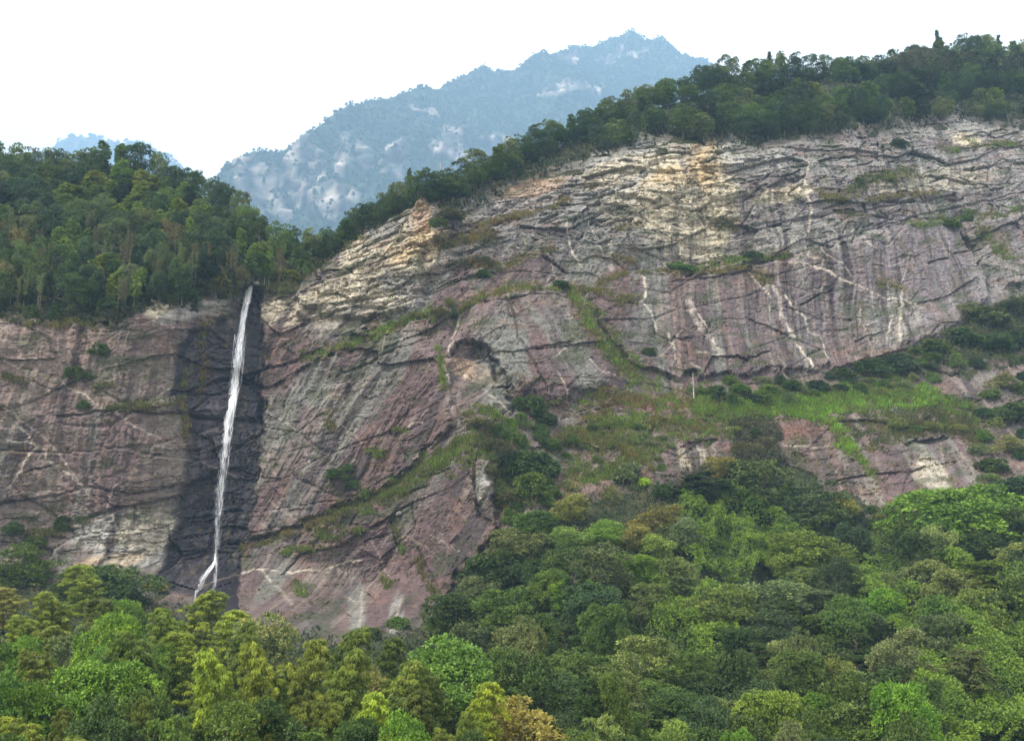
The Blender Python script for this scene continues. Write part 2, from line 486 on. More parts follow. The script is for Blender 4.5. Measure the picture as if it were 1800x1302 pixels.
# beds: saw-tooth courses that overhang a little or set back
for bed, amp, sd_ in ((7.5, 1.7, 41), (3.1, 1.0, 47), (1.5, .5, 53)):
    b = (z - dip * (x - 0) + wz * 4 + wx * 3) / bed + (fbm(x / (bed * 6), z / (bed * 2.5), 2, sd_) - .5) * .8
    lay = np.floor(b); fr = b - lay
    reach = sstep(.38, .62, vnoise(x / (bed * 4.5) + lay * 7.7, lay * 3.3, sd_ + 1))            # courses run out sideways
    sign = np.where(hsh(lay, lay * 0 + 3, sd_) > 0.35, 1, -1)
    disp += amp * blocky * reach * sign * (fr - .5)
# jointed slabs: every slab its own set-back and tilt, seams recessed
for (wx_, wz_, amp, crack, sd_) in ((19, 9, 2.6, 1.0, 61), (7, 3.0, 1.3, .9, 67), (2.6, 1.2, .5, .45, 71)):
    u = (x + wx * 5 - .25 * z) / wx_; v = (z - dip * x + wz * 5) / wz_
    f1, f2, cx_, cy_ = voronoi(u, v, sd_)
    r1, r2, r3 = hsh(cx_, cy_, sd_ + 9), hsh(cx_, cy_, sd_ + 10), hsh(cx_, cy_, sd_ + 11)
    k = (.22 + .8 * blocky) if wx_ < 10 else (.5 + .5 * blocky)
    disp += amp * k * ((r1 - .5) + (r2 - .5) * (u - cx_ - .5) + (r3 - .5) * (v - cy_ - .5))
    disp += crack * k * sstep(.09, .0, f2 - f1) * sstep(.42, .6, vnoise(u * .7 + 9, v * .7, sd_ + 2))
# lineation: grooves running down the slabs
W_L = sstep(480, 400, px); W_R = sstep(1050, 1180, px); W_D = gauss(960, 620, 110, 110); W_C = np.clip(1 - W_L - W_R - W_D, 0, 1)
tot = W_L + W_R + W_D + W_C
ang = (W_L * 6 + W_R * 3 + W_D * 26 + W_C * 24) / tot
def lineate(a_deg, wide, long_, oct_, s):
    a = math.radians(a_deg)
    return fbm((x * math.cos(a) - z * math.sin(a) + wx * 5) / wide, (x * math.sin(a) + z * math.cos(a)) / long_, oct_, s)
def streak(wide, long_, oct_, s):
    return (W_L * lineate(6, wide, long_, oct_, s) + W_R * lineate(2, wide, long_, oct_, s + 3) + W_D * lineate(-24, wide, long_, oct_, s + 5) + W_C * lineate(27, wide, long_, oct_, s + 7)) / tot
g1 = streak(3.2, 26, 4, 81)
slab = np.clip(1.15 - blocky, .2, 1)
disp += (np.abs(g1 - .5) * 2) * 1.1 * slab + (streak(1.3, 14, 3, 91) - .5) * .7 * slab
disp += (fbm(x / 2.2, z / 1.2, 4, 95) - .5) * .62

for (wd_, lg_, s_, dep_) in ((2.4, 13, 401, .36), (1.3, 6, 405, .18)):             # thin open joints that follow the grain of the slabs
    disp += dep_ * sstep(.026, .004, np.abs(streak(wd_, lg_, 3, s_) - .5)) * sstep(.45, .6, vnoise(x / 7, z / 7, s_ + 2))
bj = fbm(x / 6, (z - dip * x + wz * 4) / 1.5, 3, 411)
disp += .6 * sstep(.024, .004, np.abs(bj - .5)) * sstep(.42, .58, vnoise(x / 9, z / 5, 413)) * (.35 + .65 * np.clip(blocky, 0, 1))
f1, f2, cx_, cy_ = voronoi(x / 1.25 + wx * 3, z / .8, 421)
disp += (hsh(cx_, cy_, 422) - .5) * .16 * (.4 + blocky)

# big pieces of relief seen in the picture: (polygon, set-back in metres, edge softness px)
WET = [(318, 600), (345, 562), (400, 548), (424, 505), (452, 500), (456, 560), (452, 640), (456, 720), (452, 800), (446, 880), (430, 960), (424, 1010), (420, 1130), (335, 1130), (345, 1055),
       (270, 1020), (276, 975), (290, 925), (312, 870), (322, 800), (326, 725), (302, 690), (310, 640)]
wet_sd = poly_sd(px + (fbm(py / 40, px / 60, 4, 333) - .5) * 34 + (fbm(px / 9, py / 14, 3, 335) - .5) * 10, py + (fbm(px / 30, py / 30, 3, 334) - .5) * 30, WET)
RECESS = [(WET, 2.4, 10), ([(786, 632), (800, 610), (828, 604), (852, 612), (862, 622), (850, 634), (820, 628)], 3.0, 4),
          ([(856, 626), (872, 632), (905, 690), (908, 706), (892, 690), (868, 662)], 2.6, 5),
          ([(1196, 784), (1220, 774), (1262, 770), (1250, 784), (1216, 792)], 2.2, 4), ([(1594, 782), (1604, 772), (1640, 768), (1676, 764), (1672, 774), (1640, 778)], 2.6, 4),
          ([(1345, 330), (1375, 318), (1412, 314), (1404, 324), (1372, 332)], 2.2, 4), ([(1532, 254), (1548, 248), (1562, 268), (1552, 266)], 2.2, 3),
          ([(1224, 284), (1250, 278), (1262, 292), (1244, 292)], 1.6, 3), ([(1240, 296), (1256, 300), (1264, 318), (1256, 316)], 1.6, 3),
          ([(608, 582), (628, 584), (650, 588), (640, 596), (622, 598), (612, 594)], 2.0, 3), ([(140, 520), (150, 505), (195, 560), (210, 562), (190, 570), (150, 556)], 3.0, 5),
          ([(1700, 690), (1730, 702), (1718, 706), (1700, 702)], 1.6, 3), ([(1650, 648), (1690, 656), (1668, 664)], 1.4, 3), ([(1685, 400), (1712, 430), (1748, 498), (1738, 500), (1705, 450)], 3.0, 5),
          ([(346, 762), (364, 768), (372, 800), (360, 800), (350, 780)], 1.6, 4), ([(1170, 600), (1215, 596), (1213, 602), (1175, 606)], .8, 3)]
for poly, dep, soft in RECESS:
    disp += dep * sstep(soft * .5, -soft * .5, wet_sd if poly is WET else poly_sd(px + (vnoise(px / 9, py / 9, 336) - .5) * 7, py + (vnoise(px / 7, py / 7, 337) - .5) * 6, poly))
PROUD = [([(620, 420), (740, 352), (800, 392), (790, 420), (740, 450), (735, 545), (640, 560), (560, 540), (520, 545), (520, 500)], 3.4, 14), ([(425, 972), (540, 928), (620, 898), (700, 862), (790, 808), (832, 778), (866, 800), (870, 960), (720, 1125), (420, 1130)], 3.2, 10), ([(530, 640), (660, 592), (788, 550), (795, 640), (790, 760), (690, 850), (600, 890), (500, 935), (440, 955), (458, 800), (470, 700)], 2.4, 10), ([(1040, 502), (1140, 486), (1240, 478), (1390, 458), (1500, 424), (1650, 384), (1690, 400), (1740, 520), (1640, 600), (1450, 650), (1180, 660), (1110, 640), (1030, 530)], 2.6, 8), ([(1715, 395), (1800, 380), (1860, 420), (1800, 500), (1755, 498)], 3.5, 12),
         ([(795, 640), (800, 580), (860, 530), (960, 508), (1030, 540), (1080, 640), (1090, 690), (950, 700), (905, 690), (868, 630), (830, 604)], 4.6, 34), ([(828, 812), (858, 812), (880, 930), (850, 920)], 1.6, 6)]
for poly, dep, soft in PROUD:
    disp -= dep * sstep(soft * .5, -soft * .5, poly_sd(px + (fbm(px / 22, py / 22, 4, 338) - .5) * 26, py + (fbm(px / 22, py / 22, 4, 339) - .5) * 26, poly))
CRACKS = [([(150, 908), (200, 892), (250, 886), (305, 872)], 5, 1.2), ([(293, 694), (340, 675), (380, 662), (430, 655), (512, 632), (560, 612)], 4, 1.2), ([(95, 732), (165, 722), (230, 712)], 3, .8),
          ([(900, 540), (912, 600), (935, 640), (962, 692)], 2.5, .8), ([(935, 622), (970, 616), (1000, 612)], 3, .9), ([(836, 790), (834, 850), (846, 910)], 4, 1.3), ([(690, 915), (702, 955), (712, 975)], 4, 1.1),
          ([(738, 965), (762, 1012), (776, 1040)], 3, .9), ([(175, 985), (215, 975), (250, 965)], 3, .8), ([(590, 660), (640, 640), (700, 612), (770, 596)], 3, .7), ([(890, 700), (905, 712), (898, 730)], 4, 1.4),
          ([(1395, 796), (1425, 800)], 3, .8), ([(1480, 806), (1500, 812)], 3, .9), ([(525, 560), (600, 548), (660, 520), (735, 500)], 3.5, 1.0), ([(500, 530), (560, 500), (640, 470)], 3.5, 1.0),
          ([(1180, 500), (1300, 470), (1390, 452), (1500, 415), (1640, 372), (1800, 340)], 3, .9), ([(1040, 330), (1120, 300), (1200, 302)], 3, 1.), ([(870, 372), (960, 340), (1060, 322)], 3, 1.),
          ([(1320, 400), (1420, 385), (1520, 372), (1640, 350)], 3, .8), ([(1000, 250), (1040, 290), (1080, 330)], 2.5, .8), ([(300, 900), (335, 880), (345, 870)], 3, .8), ([(330, 720), (365, 690), (440, 660)], 3, .9)]
r0 = random.Random(9)                                        # undercut bed edges: short dark gashes along the bedding
for k in range(142):
    if k < 120: cx_, cy_ = r0.choice([(1150, 330), (1080, 360), (700, 450), (1300, 300), (950, 380), (620, 520), (1550, 330), (1400, 390), (1680, 300)]); cx_ += r0.gauss(0, 70); cy_ += r0.gauss(0, 38)
    else: cx_, cy_ = r0.uniform(0, 1800), r0.uniform(420, 1000)
    L_ = r0.uniform(10, 40) if k < 120 else r0.uniform(14, 60); sl = -math.tan(math.radians(r0.gauss(14, 8)))
    CRACKS.append(([(cx_ - L_ / 2, cy_ - sl * L_ / 2), (cx_, cy_ + r0.uniform(-2, 2)), (cx_ + L_ / 2, cy_ + sl * L_ / 2)], r0.uniform(2.0, 3.6) if k < 120 else r0.uniform(1.5, 2.4), r0.uniform(.7, 1.8)))
for pts, wpx, dep in CRACKS:
    d, _ = line_d(px, py, zigzag(pts, 10, 2.2))
    disp += dep * sstep(wpx, wpx * .25, d)
GRASS_LINES = []   # filled below; ledges swell outwards

# ---------------------------------------------------------------- ledges that carry grass: points, half width px, colour pair, tufts per px
OLIVE, OCHRE, GREEN, BRIGHT, DULL = (0.15, 0.165, 0.05), (0.21, 0.17, 0.06), (0.16, 0.25, 0.045), (0.21, 0.38, 0.04), (0.09, 0.11, 0.045)
LEDGES = [
    ('olive grass on the ledge that climbs right from the foot of the waterfall', [(425, 968), (480, 948), (540, 925), (600, 895)], 5, OLIVE, OCHRE, 1.0),
    ('green grass on the broad sloping ledge in the middle of the cliff', [(560, 935), (620, 895), (680, 868), (730, 840), (790, 800), (830, 770)], 15, GREEN, OLIVE, 1.9),
    ('grass ledge left of the grey angular gash, above the streaked slab', [(530, 632), (570, 622), (610, 610), (660, 586), (720, 562), (780, 545)], 8, OLIVE, GREEN, 1.2),
    ('bright grass along the rounded top of the purple dome', [(800, 545), (850, 522), (900, 508), (960, 502), (1010, 506)], 7, (0.14, .20, .035), OCHRE, 1.5),
    ('green grass strip running down the right side of the purple dome', [(1000, 510), (1022, 545), (1040, 580), (1062, 610), (1090, 640), (1120, 668)], 14, OLIVE, GREEN, .9),
    ('olive grass on the shelf right of the round shrub', [(1010, 510), (1050, 515), (1090, 528), (1120, 530)], 9, OLIVE, OCHRE, 1.1),
    ('green grass at the foot of the pale upper wall', [(1230, 466), (1290, 460), (1340, 453), (1385, 450)], 6, GREEN, OLIVE, 1.3),
    ('brown grass rim above the right purple wall', [(1050, 500), (1090, 482), (1140, 478), (1200, 480), (1260, 478), (1320, 470)], 4, OCHRE, OLIVE, .9),
    ('grass shelf below the shrub band, left end of the terrace', [(1010, 715), (1060, 700), (1120, 705), (1180, 700), (1240, 705)], 12, GREEN, OCHRE, 1.9),
    ('long bright green grass terrace under the right wall', [(1220, 712), (1290, 718), (1350, 715), (1420, 705), (1500, 695), (1560, 690), (1600, 690)], 20, (0.13, .21, .035), GREEN, 4.2),
    ('brightest grass tongue spilling off the terrace', [(1385, 722), (1430, 732), (1462, 742), (1480, 765), (1500, 790)], 10, BRIGHT, GREEN, 2.4),
    ('green grass falling from the terrace to the right', [(1500, 690), (1570, 690), (1630, 700), (1690, 716), (1720, 728)], 15, GREEN, DULL, 2.0),
    ('grass tongue low on the right purple wall', [(1465, 778), (1500, 790), (1520, 815), (1545, 840)], 8, BRIGHT, OLIVE, 1.3),
    ('ochre grass cushions below the ridge wood', [(840, 400), (890, 388), (940, 374), (1000, 352)], 8, OCHRE, OLIVE, 1.2),
    ('ochre grass on the steps right of the pale buttress', [(770, 430), (830, 420), (870, 410)], 10, OCHRE, DULL, 1.2),
    ('brown grass on the steps in the upper middle of the cliff', [(790, 470), (830, 462), (880, 470), (930, 450), (970, 440)], 7, OCHRE, DULL, 1.0),
    ('grass patch beside the bent shrub, middle of the slab', [(820, 730), (860, 725), (890, 740)], 10, GREEN, OLIVE, 1.2),
    ('olive grass strip hanging below the overhang', [(770, 610), (776, 650), (782, 690)], 5, OLIVE, GREEN, .9),
    ('ochre streak of grass left of the middle slab', [(572, 725), (580, 745), (585, 760)], 4, OCHRE, OLIVE, .9),
    ('small green cushion on the middle slab', [(645, 795), (665, 798), (680, 793)], 7, GREEN, OLIVE, 1.0),
    ('small tuft with a white stick on the middle slab', [(690, 758), (705, 757), (716, 755)], 4, GREEN, OCHRE, .9),
    ('grass cushion low on the slab', [(500, 970), (525, 965), (550, 968)], 6, GREEN, OLIVE, 1.0),
    ('grass on the lower ledge end', [(575, 952), (610, 938), (640, 935)], 7, GREEN, OLIVE, 1.0),
    ('grass clump on the lowest slab, left', [(520, 1020), (530, 1045), (545, 1045)], 6, GREEN, OLIVE, .9),
    ('grass clump on the lowest slab, right', [(672, 1015), (682, 1030), (690, 1022)], 5, GREEN, OLIVE, .8),
    ('hanging grass strip in the lower right joint', [(735, 985), (750, 1020), (765, 1045)], 5, OLIVE, OCHRE, .8),
    ('hanging grass in the vertical joint above the lower slab', [(690, 905), (700, 940), (710, 970)], 4, OLIVE, GREEN, .8),
    ('moss and grass ledge across the left wall', [(185, 722), (230, 716), (275, 710), (315, 702)], 6, OLIVE, DULL, 1.1),
    ('grass on the left wall under the hill', [(45, 572), (90, 570), (130, 564), (165, 572)], 7, OLIVE, OCHRE, 1.0),
    ('olive tufts left edge of the wet strip', [(325, 650), (318, 690), (322, 730), (325, 770)], 4, OCHRE, OLIVE, .8),
    ('olive tufts inside the wet strip', [(355, 570), (356, 610), (358, 650), (348, 690)], 3, OCHRE, OLIVE, .7),
    ('grass shelf on the far left wall', [(5, 662), (25, 668), (45, 672)], 5, OLIVE, DULL, .9),
    ('small grass shelf left wall', [(165, 682), (185, 680), (200, 676)], 5, OLIVE, DULL, .9),
    ('grass shelf at the foot of the left wall', [(45, 938), (80, 936), (120, 930), (165, 905)], 6, OLIVE, DULL, .9),
    ('pale straw grass beside the left hill edge', [(480, 490), (510, 478), (545, 455), (590, 425), (630, 405)], 12, (0.19, .20, .06), OLIVE, 1.8),
    ('straw grass under the wood at the head of the falls', [(360, 470), (390, 478), (415, 488)], 8, (0.17, .17, .06), OLIVE, 1.2),
    ('green grass under the right wood', [(1650, 262), (1700, 258), (1760, 255), (1800, 250)], 8, GREEN, OLIVE, 1.2),
    ('dull green grass slope on the upper right face', [(1480, 345), (1520, 320), (1560, 308), (1610, 300)], 12, DULL, OLIVE, 1.4),
    ('olive grass on the middle right face', [(1440, 345), (1480, 352), (1550, 350), (1650, 338)], 6, OLIVE, OCHRE, 1.0),
    ('olive grass hollow on the upper right face', [(1470, 370), (1500, 375), (1520, 380)], 8, OLIVE, DULL, .9),
    ('green grass ramp on the far right face', [(1600, 395), (1650, 390), (1700, 372), (1760, 378), (1800, 365)], 9, DULL, GREEN, 1.4),
    ('yellow grass on the far right buttress', [(1715, 400), (1745, 430), (1775, 455)], 14, OLIVE, GREEN, 1.3),
    ('ochre grass in the right wall, over the vertical white stain', [(1540, 500), (1565, 505), (1580, 512)], 8, OLIVE, OCHRE, .9),
    ('ochre grass patch high on the right purple wall', [(1325, 480), (1345, 492), (1355, 500)], 7, OCHRE, OLIVE, .9),
    ('brown grass patch on the upper middle wall', [(1255, 390), (1275, 388), (1300, 395)], 10, OCHRE, DULL, 1.1),
    ('brown grass under the pale wall', [(1075, 455), (1095, 450), (1110, 460)], 8, OCHRE, DULL, .9),
    ('brown tufts below the bare pale wall', [(1090, 405), (1110, 398), (1125, 392)], 6, OCHRE, DULL, .8),
    ('grassy bank left of the lower right wall', [(980, 770), (1040, 760), (1090, 790), (1130, 800)], 14, OLIVE, OCHRE, 1.6),
    ('yellow grass bank below the terrace', [(1030, 735), (1090, 745), (1150, 740), (1210, 745), (1250, 752)], 12, OCHRE, GREEN, 1.7),
    ('grass bank above the right forest', [(1020, 850), (1060, 835), (1090, 815)], 10, GREEN, OLIVE, 1.1),
    ('dull grass slope at the far right', [(1620, 720), (1680, 740), (1720, 750), (1560, 745)], 16, DULL, OLIVE, 1.6),
    ('brown grass at the foot of the right wall', [(1540, 905), (1600, 912), (1660, 895)], 14, DULL, OCHRE, 1.4),
    ('brown grass beside the grey shrub', [(880, 870), (905, 900), (890, 850)], 12, OCHRE, DULL, 1.2),
]
ledge_w = np.zeros(x.size)
for _, pts, hw, c0, c1, _d in LEDGES:
    d, _s = line_d(px, py, zigzag(pts, 14, 5), 60)
    d = d + hw * (fbm(px / 26, py / 20, 3, 79) - .5) * 2.2
    k = sstep(hw * 1.15, hw * .35, d + (vnoise(px / 7, py / 5, 77) - .5) * hw * 1.3)
    ledge_w = np.maximum(ledge_w, k)
disp -= ledge_w * .45

# ---------------------------------------------------------------- rock colour (what the stone itself is like)
PURPLE, PINK, GREY, GREENG, CREAM, OCH, ORANGE, PALE = lin(120, 98, 95), lin(148, 129, 119), lin(146, 143, 138), lin(134, 134, 126), lin(214, 202, 176), lin(218, 190, 144), lin(208, 166, 124), lin(184, 182, 174)
def mixc(a, b, t): return a * (1 - t[:, None]) + b * t[:, None]
col = np.tile(PURPLE, (x.size, 1))
n_big = fbm(x / 28, z / 40, 4, 101)
st1 = streak(5.5, 60, 4, 111); st2 = streak(1.7, 24, 3, 121); st3 = streak(.8, 9, 2, 131)
col = mixc(col, GREENG, sstep(.50, .60, st1 * .75 + n_big * .25) * .85)
col = mixc(col, PINK, sstep(.50, .68, fbm(x / 12, z / 16, 4, 141)) * .55)
col = mixc(col, lin(116, 94, 98), sstep(.50, .64, st2) * .6)
leftw = W_L * (1 - sstep(690, 800, py) * .6)
col = mixc(col, lin(162, 148, 136), leftw * (.3 + .5 * sstep(.4, .6, fbm(x / 9, z / 14, 4, 151))))
farr = sstep(1200, 1420, px) * sstep(640, 560, py)
col = mixc(col, lin(146, 136, 140), farr * (.35 + .5 * sstep(.42, .6, streak(4.5, 50, 4, 161))))
up = np.clip(upper * 1.0, 0, 1)
bedn = (z - dip * x + wz * 6) 
bedc = fbm(x / 26, bedn / 3.2, 4, 171)
col = mixc(col, PALE * .9, up * (.25 + .45 * sstep(.40, .62, bedc)))
BLOBS = [(1150, 300, 135, 60, -8, PALE, .8), (1210, 350, 90, 95, 0, CREAM, .85), (1010, 345, 130, 45, -18, GREY * 1.15, .7), (1240, 285, 28, 58, 0, OCH * .95, .7), (1190, 312, 60, 22, -8, OCH * .95, .65), (1090, 300, 75, 22, -20, CREAM, .7),
         (935, 330, 60, 18, -15, ORANGE * .85, .5), (1255, 400, 26, 70, 0, CREAM, .8), (1320, 270, 60, 40, 0, PALE, .6), (1150, 360, 100, 40, -10, CREAM, .55), (960, 400, 110, 45, -12, GREY, .6), (1375, 345, 50, 14, -8, CREAM, .9),
         (690, 440, 95, 70, -20, CREAM, .75), (742, 385, 16, 42, 0, ORANGE * .85, .7), (728, 440, 60, 26, -15, OCH * .9, .6), (668, 405, 40, 22, -20, GREY, .8), (700, 520, 46, 40, 0, GREY * 1.1, .85), (600, 520, 80, 30, -22, CREAM, .8),
         (640, 545, 90, 22, -15, CREAM, .6), (520, 545, 80, 20, -10, CREAM * .9, .6), (480, 535, 50, 14, -12, CREAM, .6), (265, 530, 26, 24, 0, CREAM, .9), (330, 545, 60, 14, -15, PALE, .6), (225, 945, 110, 50, 0, PALE * .95, .8),
         (250, 930, 60, 40, 0, CREAM * .9, .5), (190, 985, 60, 14, -8, OCH * .85, .5), (60, 640, 80, 90, 0, PINK * 1.1, .5), (110, 600, 90, 40, 0, PINK * 1.1, .5), (835, 655, 50, 18, 20, lin(190, 160, 135), .8), (1690, 215, 30, 26, 0, PALE * .9, .8),
         (1700, 245, 28, 12, 0, CREAM, .9), (1640, 318, 120, 22, -8, CREAM * .85, .5), (1580, 262, 40, 20, 0, GREY, .6), (855, 860, 16, 60, 0, PALE * .8, .85), (1640, 830, 34, 24, 30, CREAM * .9, .55), (1215, 800, 26, 22, 0, CREAM * .9, .6),
         (1430, 420, 110, 30, -6, PALE * .85, .55), (1560, 560, 50, 50, 0, PALE * .8, .5), (590, 560, 60, 30, -15, GREENG, .5), (560, 690, 40, 30, 0, GREENG * 1.05, .7), (480, 740, 30, 60, 0, GREENG * .95, .5), (1760, 480, 60, 60, 0, GREY * .9, .6),
         (1730, 720, 60, 40, 0, PURPLE * .8, .5), (1000, 860, 70, 30, 0, lin(150, 110, 100), .5), (630, 1070, 16, 60, 0, GREENG * 1.1, .7), (700, 1080, 14, 40, 10, PALE * .9, .7), (880, 620, 46, 70, 20, GREENG * .92, .6)]
wob = .55 + .9 * fbm(x / 7, bedn / 3.0, 4, 181)
for cx_, cy_, a_, b_, rot, cc, s in BLOBS:
    w = np.clip(gauss(cx_, cy_, a_, b_, rot) * 1.35, 0, 1)
    col = mixc(col, cc * 1.28, np.clip(sstep(.28, .72, w * wob) * s, 0, 1))
# bands and blotches common to all of it
col *= (0.72 + .56 * fbm(x / 4.5, bedn / 2.0, 5, 191))[:, None]
col *= (0.80 + .40 * st3)[:, None]
col = mixc(col, lin(92, 80, 80), np.clip(sstep(.60, .74, streak(2.6, 34, 4, 201)) * .7 * (.4 + slab), 0, 1))     # mineral run-off stains
col = mixc(col, lin(198, 188, 172), sstep(.60, .74, streak(1.9, 17, 4, 211)) * .28 * (.35 + .65 * np.clip(W_R + W_C, 0, 1)))
col = mixc(col, lin(170, 124, 100), sstep(.63, .75, fbm(x / 6, z / 4, 4, 221)) * .22)                       # iron tint
col = mixc(col, np.array(DULL) * .9, sstep(.60, .72, fbm(x / 8, bedn / 3.4, 5, 231)) * .65)                # thin lichen and moss
# white veins
VEINS = [([(1130, 487), (1127, 500), (1133, 510), (1130, 527), (1123, 537)], 4.2, 1), ([(1123, 537), (1140, 553), (1152, 583)], 3.2, .85), ([(1172, 592), (1178, 602), (1182, 618), (1185, 634)], 3.2, .9),
         ([(1208, 532), (1216, 557), (1232, 580), (1248, 604), (1263, 627)], 8, .6), ([(1214, 540), (1238, 576), (1256, 616)], 3, .8), ([(1352, 513), (1363, 533), (1370, 563), (1390, 595)], 5.5, .8), ([(1377, 523), (1390, 547), (1410, 560), (1420, 587), (1437, 593), (1445, 617), (1453, 630)], 2.6, .95),
         ([(1383, 465), (1413, 473), (1447, 485), (1473, 497), (1495, 505)], 3.4, .95), ([(1495, 505), (1520, 515), (1547, 528), (1577, 533), (1613, 547)], 2, .7), ([(1580, 517), (1577, 550), (1578, 600)], 4.5, .9), ([(1562, 560), (1558, 590), (1556, 600)], 3, .7),
         ([(1510, 420), (1522, 432), (1533, 443)], 3, .9), ([(1417, 447), (1413, 460), (1440, 463), (1437, 478)], 2.2, .8), ([(1313, 480), (1330, 503), (1347, 527), (1350, 567)], 2.2, .85), ([(1393, 607), (1413, 623), (1433, 648)], 3.2, .9),
         ([(1408, 323), (1420, 353), (1422, 393), (1418, 410)], 3.6, .9), ([(1408, 323), (1418, 296), (1416, 285)], 3, .6), ([(810, 548), (802, 587)], 4.2, .9), ([(802, 587), (794, 605), (790, 626)], 3.5, .9), ([(785, 647), (790, 673)], 4.2, .75), ([(792, 650), (812, 656), (833, 670)], 2, .9),
         ([(848, 685), (862, 696), (877, 708)], 2.4, .9), ([(877, 708), (890, 720), (898, 724)], 2, .8), ([(0, 633), (47, 648), (93, 667), (127, 683), (180, 713), (247, 753), (290, 778)], 1.8, .75), ([(290, 778), (320, 793)], 1.6, .6), ([(30, 750), (55, 777), (75, 790), (78, 803), (127, 837), (163, 880)], 2.2, .8),
         ([(43, 743), (83, 777), (117, 817), (140, 850)], 2, .8), ([(58, 778), (40, 807), (10, 857)], 3.4, .8), ([(0, 770), (55, 777)], 1.8, .7), ([(190, 905), (200, 928), (210, 943)], 2.4, .95), ([(347, 807), (383, 823), (410, 837)], 1.9, .9), ([(457, 1000), (500, 1007), (583, 997), (640, 985)], 2.2, .8),
         ([(470, 1003), (483, 1023), (505, 1045), (520, 1062)], 2.2, .75), ([(350, 1030), (390, 1018), (433, 1007), (455, 1000)], 2.6, .7), ([(992, 390), (997, 423), (1005, 450), (1023, 470)], 2.4, .85), ([(1030, 373), (1040, 410), (1060, 450)], 2, .7), ([(1073, 420), (1072, 445), (1074, 473)], 6.5, .6),
         ([(635, 1040), (640, 1075), (634, 1110)], 2.6, .7), ([(706, 1058), (696, 1085), (690, 1110)], 3.4, .7), ([(610, 1052), (632, 1060)], 1.8, .8), ([(1620, 812), (1636, 822), (1652, 838)], 6, .7), ([(300, 600), (297, 640)], 1.5, .4), ([(960, 440), (972, 480), (985, 510)], 1.7, .6), ([(1240, 250), (1222, 262), (1226, 280)], 2.4, .7),
         ([(470, 720), (500, 740), (540, 768)], 1.6, .6), ([(472, 878), (500, 898), (530, 920)], 1.6, .7), ([(425, 908), (460, 920), (480, 932)], 1.3, .5), ([(600, 750), (625, 768), (640, 784)], 1.6, .7), ([(715, 752), (728, 748), (744, 744)], 1.6, .9), ([(740, 805), (728, 822), (724, 836)], 5, .6),
         ([(1375, 784), (1410, 783), (1455, 784)], 1.8, .6), ([(1385, 520), (1420, 514), (1440, 512)], 1.4, .7), ([(1505, 560), (1508, 545), (1506, 575)], 1.8, .6), ([(1210, 640), (1230, 655), (1240, 668)], 2, .5), ([(205, 640), (208, 660)], 1.6, .4), ([(780, 545), (800, 580)], 1.5, .3), ([(1655, 500), (1662, 540)], 1.6, .4), ([(1665, 430), (1662, 460)], 1.6, .4)]
vein = np.zeros(x.size)
for pts, wpx, s in VEINS:
    wpx = wpx * .85
    d, _ = line_d(px, py, zigzag(zigzag(pts, 18, 3.2), 6, min(2.2, .8 + wpx * .3)))
    vein = np.maximum(vein, s * sstep(wpx, wpx * .35, d * (.6 + .9 * vnoise(px / 5, py / 5, 88))))
# hair veins that nobody drew
r2 = random.Random(4)
for k in range(85):
    X_, Y_ = r2.uniform(0, 1800), r2.uniform(400, 1080)
    a_ = r2.choice((r2.uniform(20, 60), r2.uniform(60, 120), r2.uniform(-25, 5))); pts = [(X_, Y_)]
    for j in range(r2.randint(3, 7)):
        a_ += r2.uniform(-28, 28); L_ = r2.uniform(7, 17)
        pts.append((pts[-1][0] + L_ * math.cos(math.radians(a_)), pts[-1][1] + L_ * math.sin(math.radians(a_))))
    d, _ = line_d(px, py, pts, 8)
    vein = np.maximum(vein, r2.uniform(.2, .6) * sstep(1.7, .5, d))
col = mixc(col, lin(240, 226, 208), vein * (.55 + .45 * sstep(.3, .6, vnoise(px / 9, py / 9, 89))))
# water-darkened stone beside the fall, glints and highlights painted in as paler colour
wetn = np.clip(sstep(6, -7, wet_sd + (streak(2.0, 25, 3, 241) - .5) * 40 - 2), 0, 1)
dark = lin(60, 55, 64)[None] * (.35 + 1.2 * fbm(x / 2.5, bedn / 1.6, 5, 251))[:, None]
dark = mixc(dark, lin(110, 102, 104), sstep(.55, .7, streak(1.6, 16, 4, 261)) * .45 * sstep(470, 380, px + (py - 700) * .12))
dark = dark * (1 + .75 * np.clip(gauss(362, 770, 34, 110) + gauss(375, 640, 34, 60) * .6, 0, 1) * (.4 + 1.2 * fbm(x / 3, z / 5, 4, 265)))[:, None]
wn_ = wetn * (1 - vein * .6)
col = mixc(col, dark, wn_ * .94)
deep = np.clip(gauss(408, 985, 32, 70) + gauss(440, 640, 14, 130) * .7 + gauss(438, 850, 14, 90) * .6, 0, 1)
col = mixc(col, lin(36, 34, 46), deep * wn_ * .9)
col = mixc(col, lin(112, 100, 66), wn_ * sstep(.66, .74, fbm(x / 1.2, z / 3.4, 4, 271)) * .6)                         # algae stripes
# thin soil and roots under the grass
col = mixc(col, lin(110, 96, 66), ledge_w * .75)
col = mixc(col, lin(160, 92, 70), np.clip(gauss(1160, 712, 70, 12) * .8 + gauss(1400, 755, 60, 14) * .5, 0, 1) * .7)     # red earth
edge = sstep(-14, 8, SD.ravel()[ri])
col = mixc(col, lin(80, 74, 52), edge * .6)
col = np.clip(col * ROCK_GAIN, 0.01, .85)

